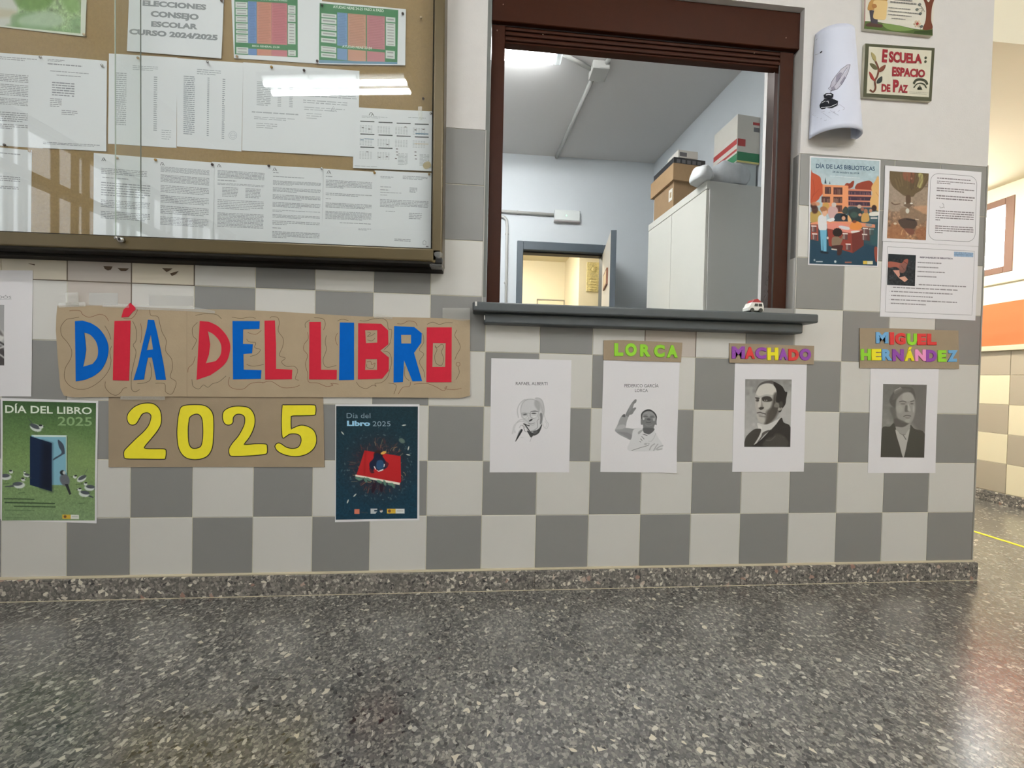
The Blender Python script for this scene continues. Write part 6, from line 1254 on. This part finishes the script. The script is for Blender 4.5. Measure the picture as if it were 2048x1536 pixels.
tag(cc, 'thick white card curled into a half tube with an ink bottle and quill drawing', 'paper')
# the drawing is printed on the front of the curl: the photographed pixel is laid on the curved surface
from mathutils.bvhtree import BVHTree
_bv = BVHTree.FromPolygons([tuple(v) for v in Vc], grid_faces(n_, m_))
def on_curl(u, v, lift=.0012):
    d = Vector(_ray(u, v)).normalized(); hit = _bv.ray_cast(Vector(CC), d)
    return (Vector(hit[0]) + (Vector(hit[1]) * (-1 if hit[1].dot(d) > 0 else 1)) * lift) if hit[0] else None
def curl_print(name, polys, mtl, fill=True, lift=.0012):
    V, F_ = [], []
    for pl in polys:
        if fill:
            P = [on_curl(*p, lift=lift) for p in pl]; c = on_curl(sum(p[0] for p in pl) / len(pl), sum(p[1] for p in pl) / len(pl), lift=lift)
            if c is None or any(p is None for p in P): continue
            b = len(V); V += P + [c]; F_ += [(b + i, b + (i + 1) % len(P), b + len(P)) for i in range(len(P))]
        else:
            pts, w = pl
            for a, c in zip(pts, pts[1:]):
                L_ = math.hypot(c[0] - a[0], c[1] - a[1]) + 1e-6; nx_, ny_ = -(c[1] - a[1]) / L_ * w / 2, (c[0] - a[0]) / L_ * w / 2
                Q = [on_curl(a[0] + nx_, a[1] + ny_, lift), on_curl(c[0] + nx_, c[1] + ny_, lift), on_curl(c[0] - nx_, c[1] - ny_, lift), on_curl(a[0] - nx_, a[1] - ny_, lift)]
                if any(q is None for q in Q): continue
                b = len(V); V += Q; F_.append((b, b + 1, b + 2, b + 3))
    return raw(name, V, F_, mtl, cc)
k1, k2, k3 = ink((24, 26, 34)), ink((120, 120, 132)), ink((206, 206, 214))
curl_print('quill_drawing', [zc_.l([(585, 545), (560, 548), (510, 585), (465, 640), (440, 680), (420, 740), (440, 765), (480, 745), (520, 700), (548, 650), (570, 600)])], ink((186, 184, 196)), lift=.0012)
curl_print('quill_shading', [zc_.l([(470, 640), (500, 610), (520, 615), (500, 660), (465, 700)]), zc_.l([(500, 700), (540, 640), (548, 660), (510, 715)]), zc_.l([(425, 740), (450, 725), (465, 750), (440, 765)])], ink((140, 136, 152)), lift=.0015)
curl_print('quill_outline', [(zc_.l([(585, 545), (560, 548), (510, 585), (465, 640), (435, 685), (420, 730), (405, 745), (430, 765), (480, 750), (520, 705), (550, 650), (572, 600), (585, 545)]), .7), (zc_.l([(560, 570), (500, 660), (430, 760), (420, 790)]), .7)], ink((70, 68, 80)), False, .0018)
curl_print('ink_bottle', [zc_.l([(365, 800), (385, 785), (430, 783), (448, 795), (445, 820), (415, 832), (372, 828)]), zc_.l([(372, 832), (440, 828), (455, 850), (350, 860)]), zc_.l([(332, 885), (350, 852), (400, 855), (450, 835), (485, 850), (482, 885), (440, 908), (350, 920), (335, 905)])], k1, lift=.0014)
curl_print('bottle_highlight', [(zc_.l([(385, 800), (410, 795), (430, 800)]), 1.8), (zc_.l([(345, 905), (420, 900), (475, 875)]), 1.0), (zc_.l([(400, 848), (408, 870)]), 1.2), (zc_.l([(350, 868), (380, 850)]), .9)], ink((220, 220, 226)), False, .0019)
curl_print('table_sketch', [(zc_.l(p), .5) for p in ([(275, 960), (360, 940), (500, 880), (540, 910)], [(275, 965), (380, 1015), (540, 915)], [(290, 975), (420, 945)], [(310, 990), (460, 940)], [(340, 1000), (500, 930)], [(360, 950), (430, 1000)], [(420, 930), (490, 970)])], ink((150, 150, 166)), False, .0014)
p = on_curl(*zc_((340, 442)), lift=.0); tube('pin', [tuple(p), (p[0], p[1] - .005, p[2])], .0024, k1, cc, 10); curl_print('scratch', [(zc_.l([(295, 462), (335, 450)]), .5), (zc_.l([(300, 340), (318, 325)]), .4)], ink((120, 116, 124)), False)

M_glaze = mat('glazed_cream', (206, 202, 182), .22, noise=.03, nscale=30, coat=.2)
zp = Zm(1560, 0, 4.197)
PLY = -.011
pl = empty('ceramic_plaque', tuple(PY(1795, 200, PLY)), 'glazed ceramic plaque with dark red lettering and a green border', 'plaque')
cutout('plaque_tile', [zp.l([(716, 366), (1297, 405), (1270, 850), (697, 812)])], -.0005, .0105, M_glaze, pl, PLY)
shp = Sheet(PLY, 0, th=0)
M_gborder = mat('glaze_green', (62, 64, 44), .3)
cutout('painted_border', [zp.l([(716, 366), (1297, 405), (1270, 850), (697, 812)]), zp.l([(745, 390), (1274, 424), (1250, 818), (725, 784)])], PLY - .0001, .0008, M_gborder, pl)
RDD = ink((132, 34, 42)); DG = ink((56, 58, 44))
def pt(s, q, b=.05, m=RDD): text_on(s, zp.l(q), shp, m, b, .0008, parent=pl)
pt('E', [(860, 413), (905, 418), (895, 528), (852, 524)]); pt('SCUELA', [(915, 430), (1190, 458), (1190, 535), (912, 525)], .05)
pt('ESPACIO', [(942, 560), (1218, 588), (1214, 652), (938, 640)]); pt('DE', [(852, 705), (925, 710), (925, 774), (850, 772)]); pt('P', [(948, 668), (1000, 672), (990, 778), (946, 775)]); pt('AZ', [(992, 710), (1074, 715), (1070, 782), (990, 778)])
def pcut(name, pts, m): return cutout(name, [catmull(zp.l(p), 4) for p in pts], PLY - .0002, .0008, m, pl)
for cx, cy in ((1222, 486), (1220, 518)): pcut('painted_dot', [[(cx + 10 * math.cos(k * 1.047), cy + 11 * math.sin(k * 1.047)) for k in range(6)]], DG)
for pts, c in (([(765, 440), (800, 470), (803, 518), (775, 490)], (150, 138, 90)), ([(752, 535), (790, 540), (820, 580), (785, 580)], (84, 82, 54)), ([(885, 545), (870, 590), (832, 605), (838, 570)], (110, 60, 44)), ([(748, 602), (775, 630), (795, 680), (760, 655)], (140, 50, 44)), ([(855, 642), (850, 690), (812, 700), (820, 665)], (46, 52, 50))):
    pcut('painted_leaf', [pts], ink(c))
strokes('painted_stem', [(catmull(zp.l([(800, 515), (825, 580), (815, 640), (795, 680), (800, 740), (780, 772), (752, 755)]), 5, False), .0075)], shp, ink((96, 56, 40)), pl, .0009)
strokes('emblem', [(catmull(zp.l([(1120, 705), (1140, 675), (1180, 668), (1220, 682), (1235, 712)]), 5, False), .0095), (catmull(zp.l([(1122, 738), (1145, 708), (1180, 700), (1212, 712), (1228, 742)]), 5, False), .0045), (zp.l([(1153, 750), (1172, 720), (1190, 752), (1153, 750)]), .005), (zp.l([(1160, 742), (1186, 742)]), .008)], shp, DG, pl, .0009)
greek(zp.l([(1085, 765), (1245, 773), (1245, 800), (1085, 790)]), shp, [(0, 1, 0, 1, 2, .9, .35)], (160, 158, 140), parent=pl)
pl2 = empty('ceramic_plaque', tuple(PY(1797, 70, PLY)), 'glazed ceramic plaque with a tree and a painted reader at the top edge', 'plaque')
cutout('plaque_tile', [zp.l([(715, -260), (1305, -235), (1280, 300), (705, 240)])], -.0005, .0105, mat('glazed_white', (212, 208, 194), .22, coat=.2), pl2, PLY)
cutout('plaque_edge', [zp.l([(715, -260), (722, -260), (712, 241), (704, 240)])], PLY, .0006, mat('glaze_pink', (150, 112, 108), .4), pl2)
def qcut(name, pts, c, sm=True): cutout(name, [catmull(zp.l(pts), 4) if sm else zp.l(pts)], PLY - .0001 * (1 + len(pl2.children) * .25), .0006, ink(c), pl2)
qcut('painted_ground', [(712, 178), (800, 182), (900, 200), (1000, 215), (1100, 238), (1180, 250), (1280, 240), (1280, 300), (705, 241)], (74, 92, 46), False)
qcut('painted_ground', [(860, 200), (960, 208), (1060, 232), (1120, 250), (1000, 262), (900, 245)], (110, 132, 74)); qcut('painted_ground', [(1130, 262), (1280, 252), (1280, 296), (1120, 280)], (48, 62, 28), False)
qcut('painted_tree', [(1190, -40), (1215, -30), (1245, 20), (1275, -30), (1300, -25), (1275, 60), (1268, 170), (1278, 240), (1200, 248), (1222, 170), (1225, 60)], (96, 50, 32))
qcut('painted_leaf', [(1150, -60), (1300, -70), (1298, -20), (1200, -30)], (90, 120, 60)); qcut('painted_reader', [(750, 85), (815, 95), (820, 205), (765, 205)], (58, 54, 62), False)
qcut('painted_reader', [(722, 205), (760, 190), (790, 200), (855, 208), (850, 232), (790, 226), (725, 222)], (74, 50, 44)); qcut('painted_reader', [(735, 75), (755, 10), (800, -15), (850, -20), (900, -10), (890, 15), (830, 20), (812, 70), (760, 88)], (168, 128, 72))
qcut('painted_scroll', [(785, 10), (860, 5), (900, 20), (895, 90), (885, 160), (840, 165), (782, 152), (790, 80)], (206, 178, 124)); qcut('painted_reader', [(770, 40), (800, 35), (812, 60), (780, 72)], (150, 104, 60))
shp2 = Sheet(PLY - .0009, 0, th=0)
greek(zp.l([(915, -20), (1160, 0), (1150, 185), (905, 160)]), shp2, [(.2, .8, .02, .10, 1, 1, .7), (.05, .95, .14, .24, 1, 1, .7), (0, .75, .42, .5, 1, 1, .5), (.0, 1.05, .57, .66, 1, 1, .5), (0, .8, .73, .82, 1, 1, .5), (.12, .6, .9, .98, 1, 1, .5)], (120, 118, 114), parent=pl2)
for k in range(6): a = k * math.pi / 3; qcut('painted_petal', [(1152 + 22 * math.cos(a) + 10 * math.cos(t), 200 + 22 * math.sin(a) + 10 * math.sin(t)) for t in (0, 1.57, 3.14, 4.71)], (196, 176, 150))
qcut('painted_petal', [(1140, 200), (1152, 188), (1164, 200), (1152, 212)], (150, 60, 50))
strokes('painted_stem', [(zp.l([(1165, 215), (1178, 235), (1180, 250)]), .0015), (zp.l([(1170, 30), (1190, 60), (1215, 100)]), .0018), (zp.l([(1150, 78), (1190, 70)]), .0015), (zp.l([(1180, 118), (1195, 80)]), .0015)], shp2, ink((80, 84, 70)), pl2)
for x, y in ((1172, 38), (1150, 80), (1178, 115), (1188, 222)): qcut('painted_leaf', [(x - 14, y), (x, y - 12), (x + 13, y), (x, y + 13)], (92, 96, 92))
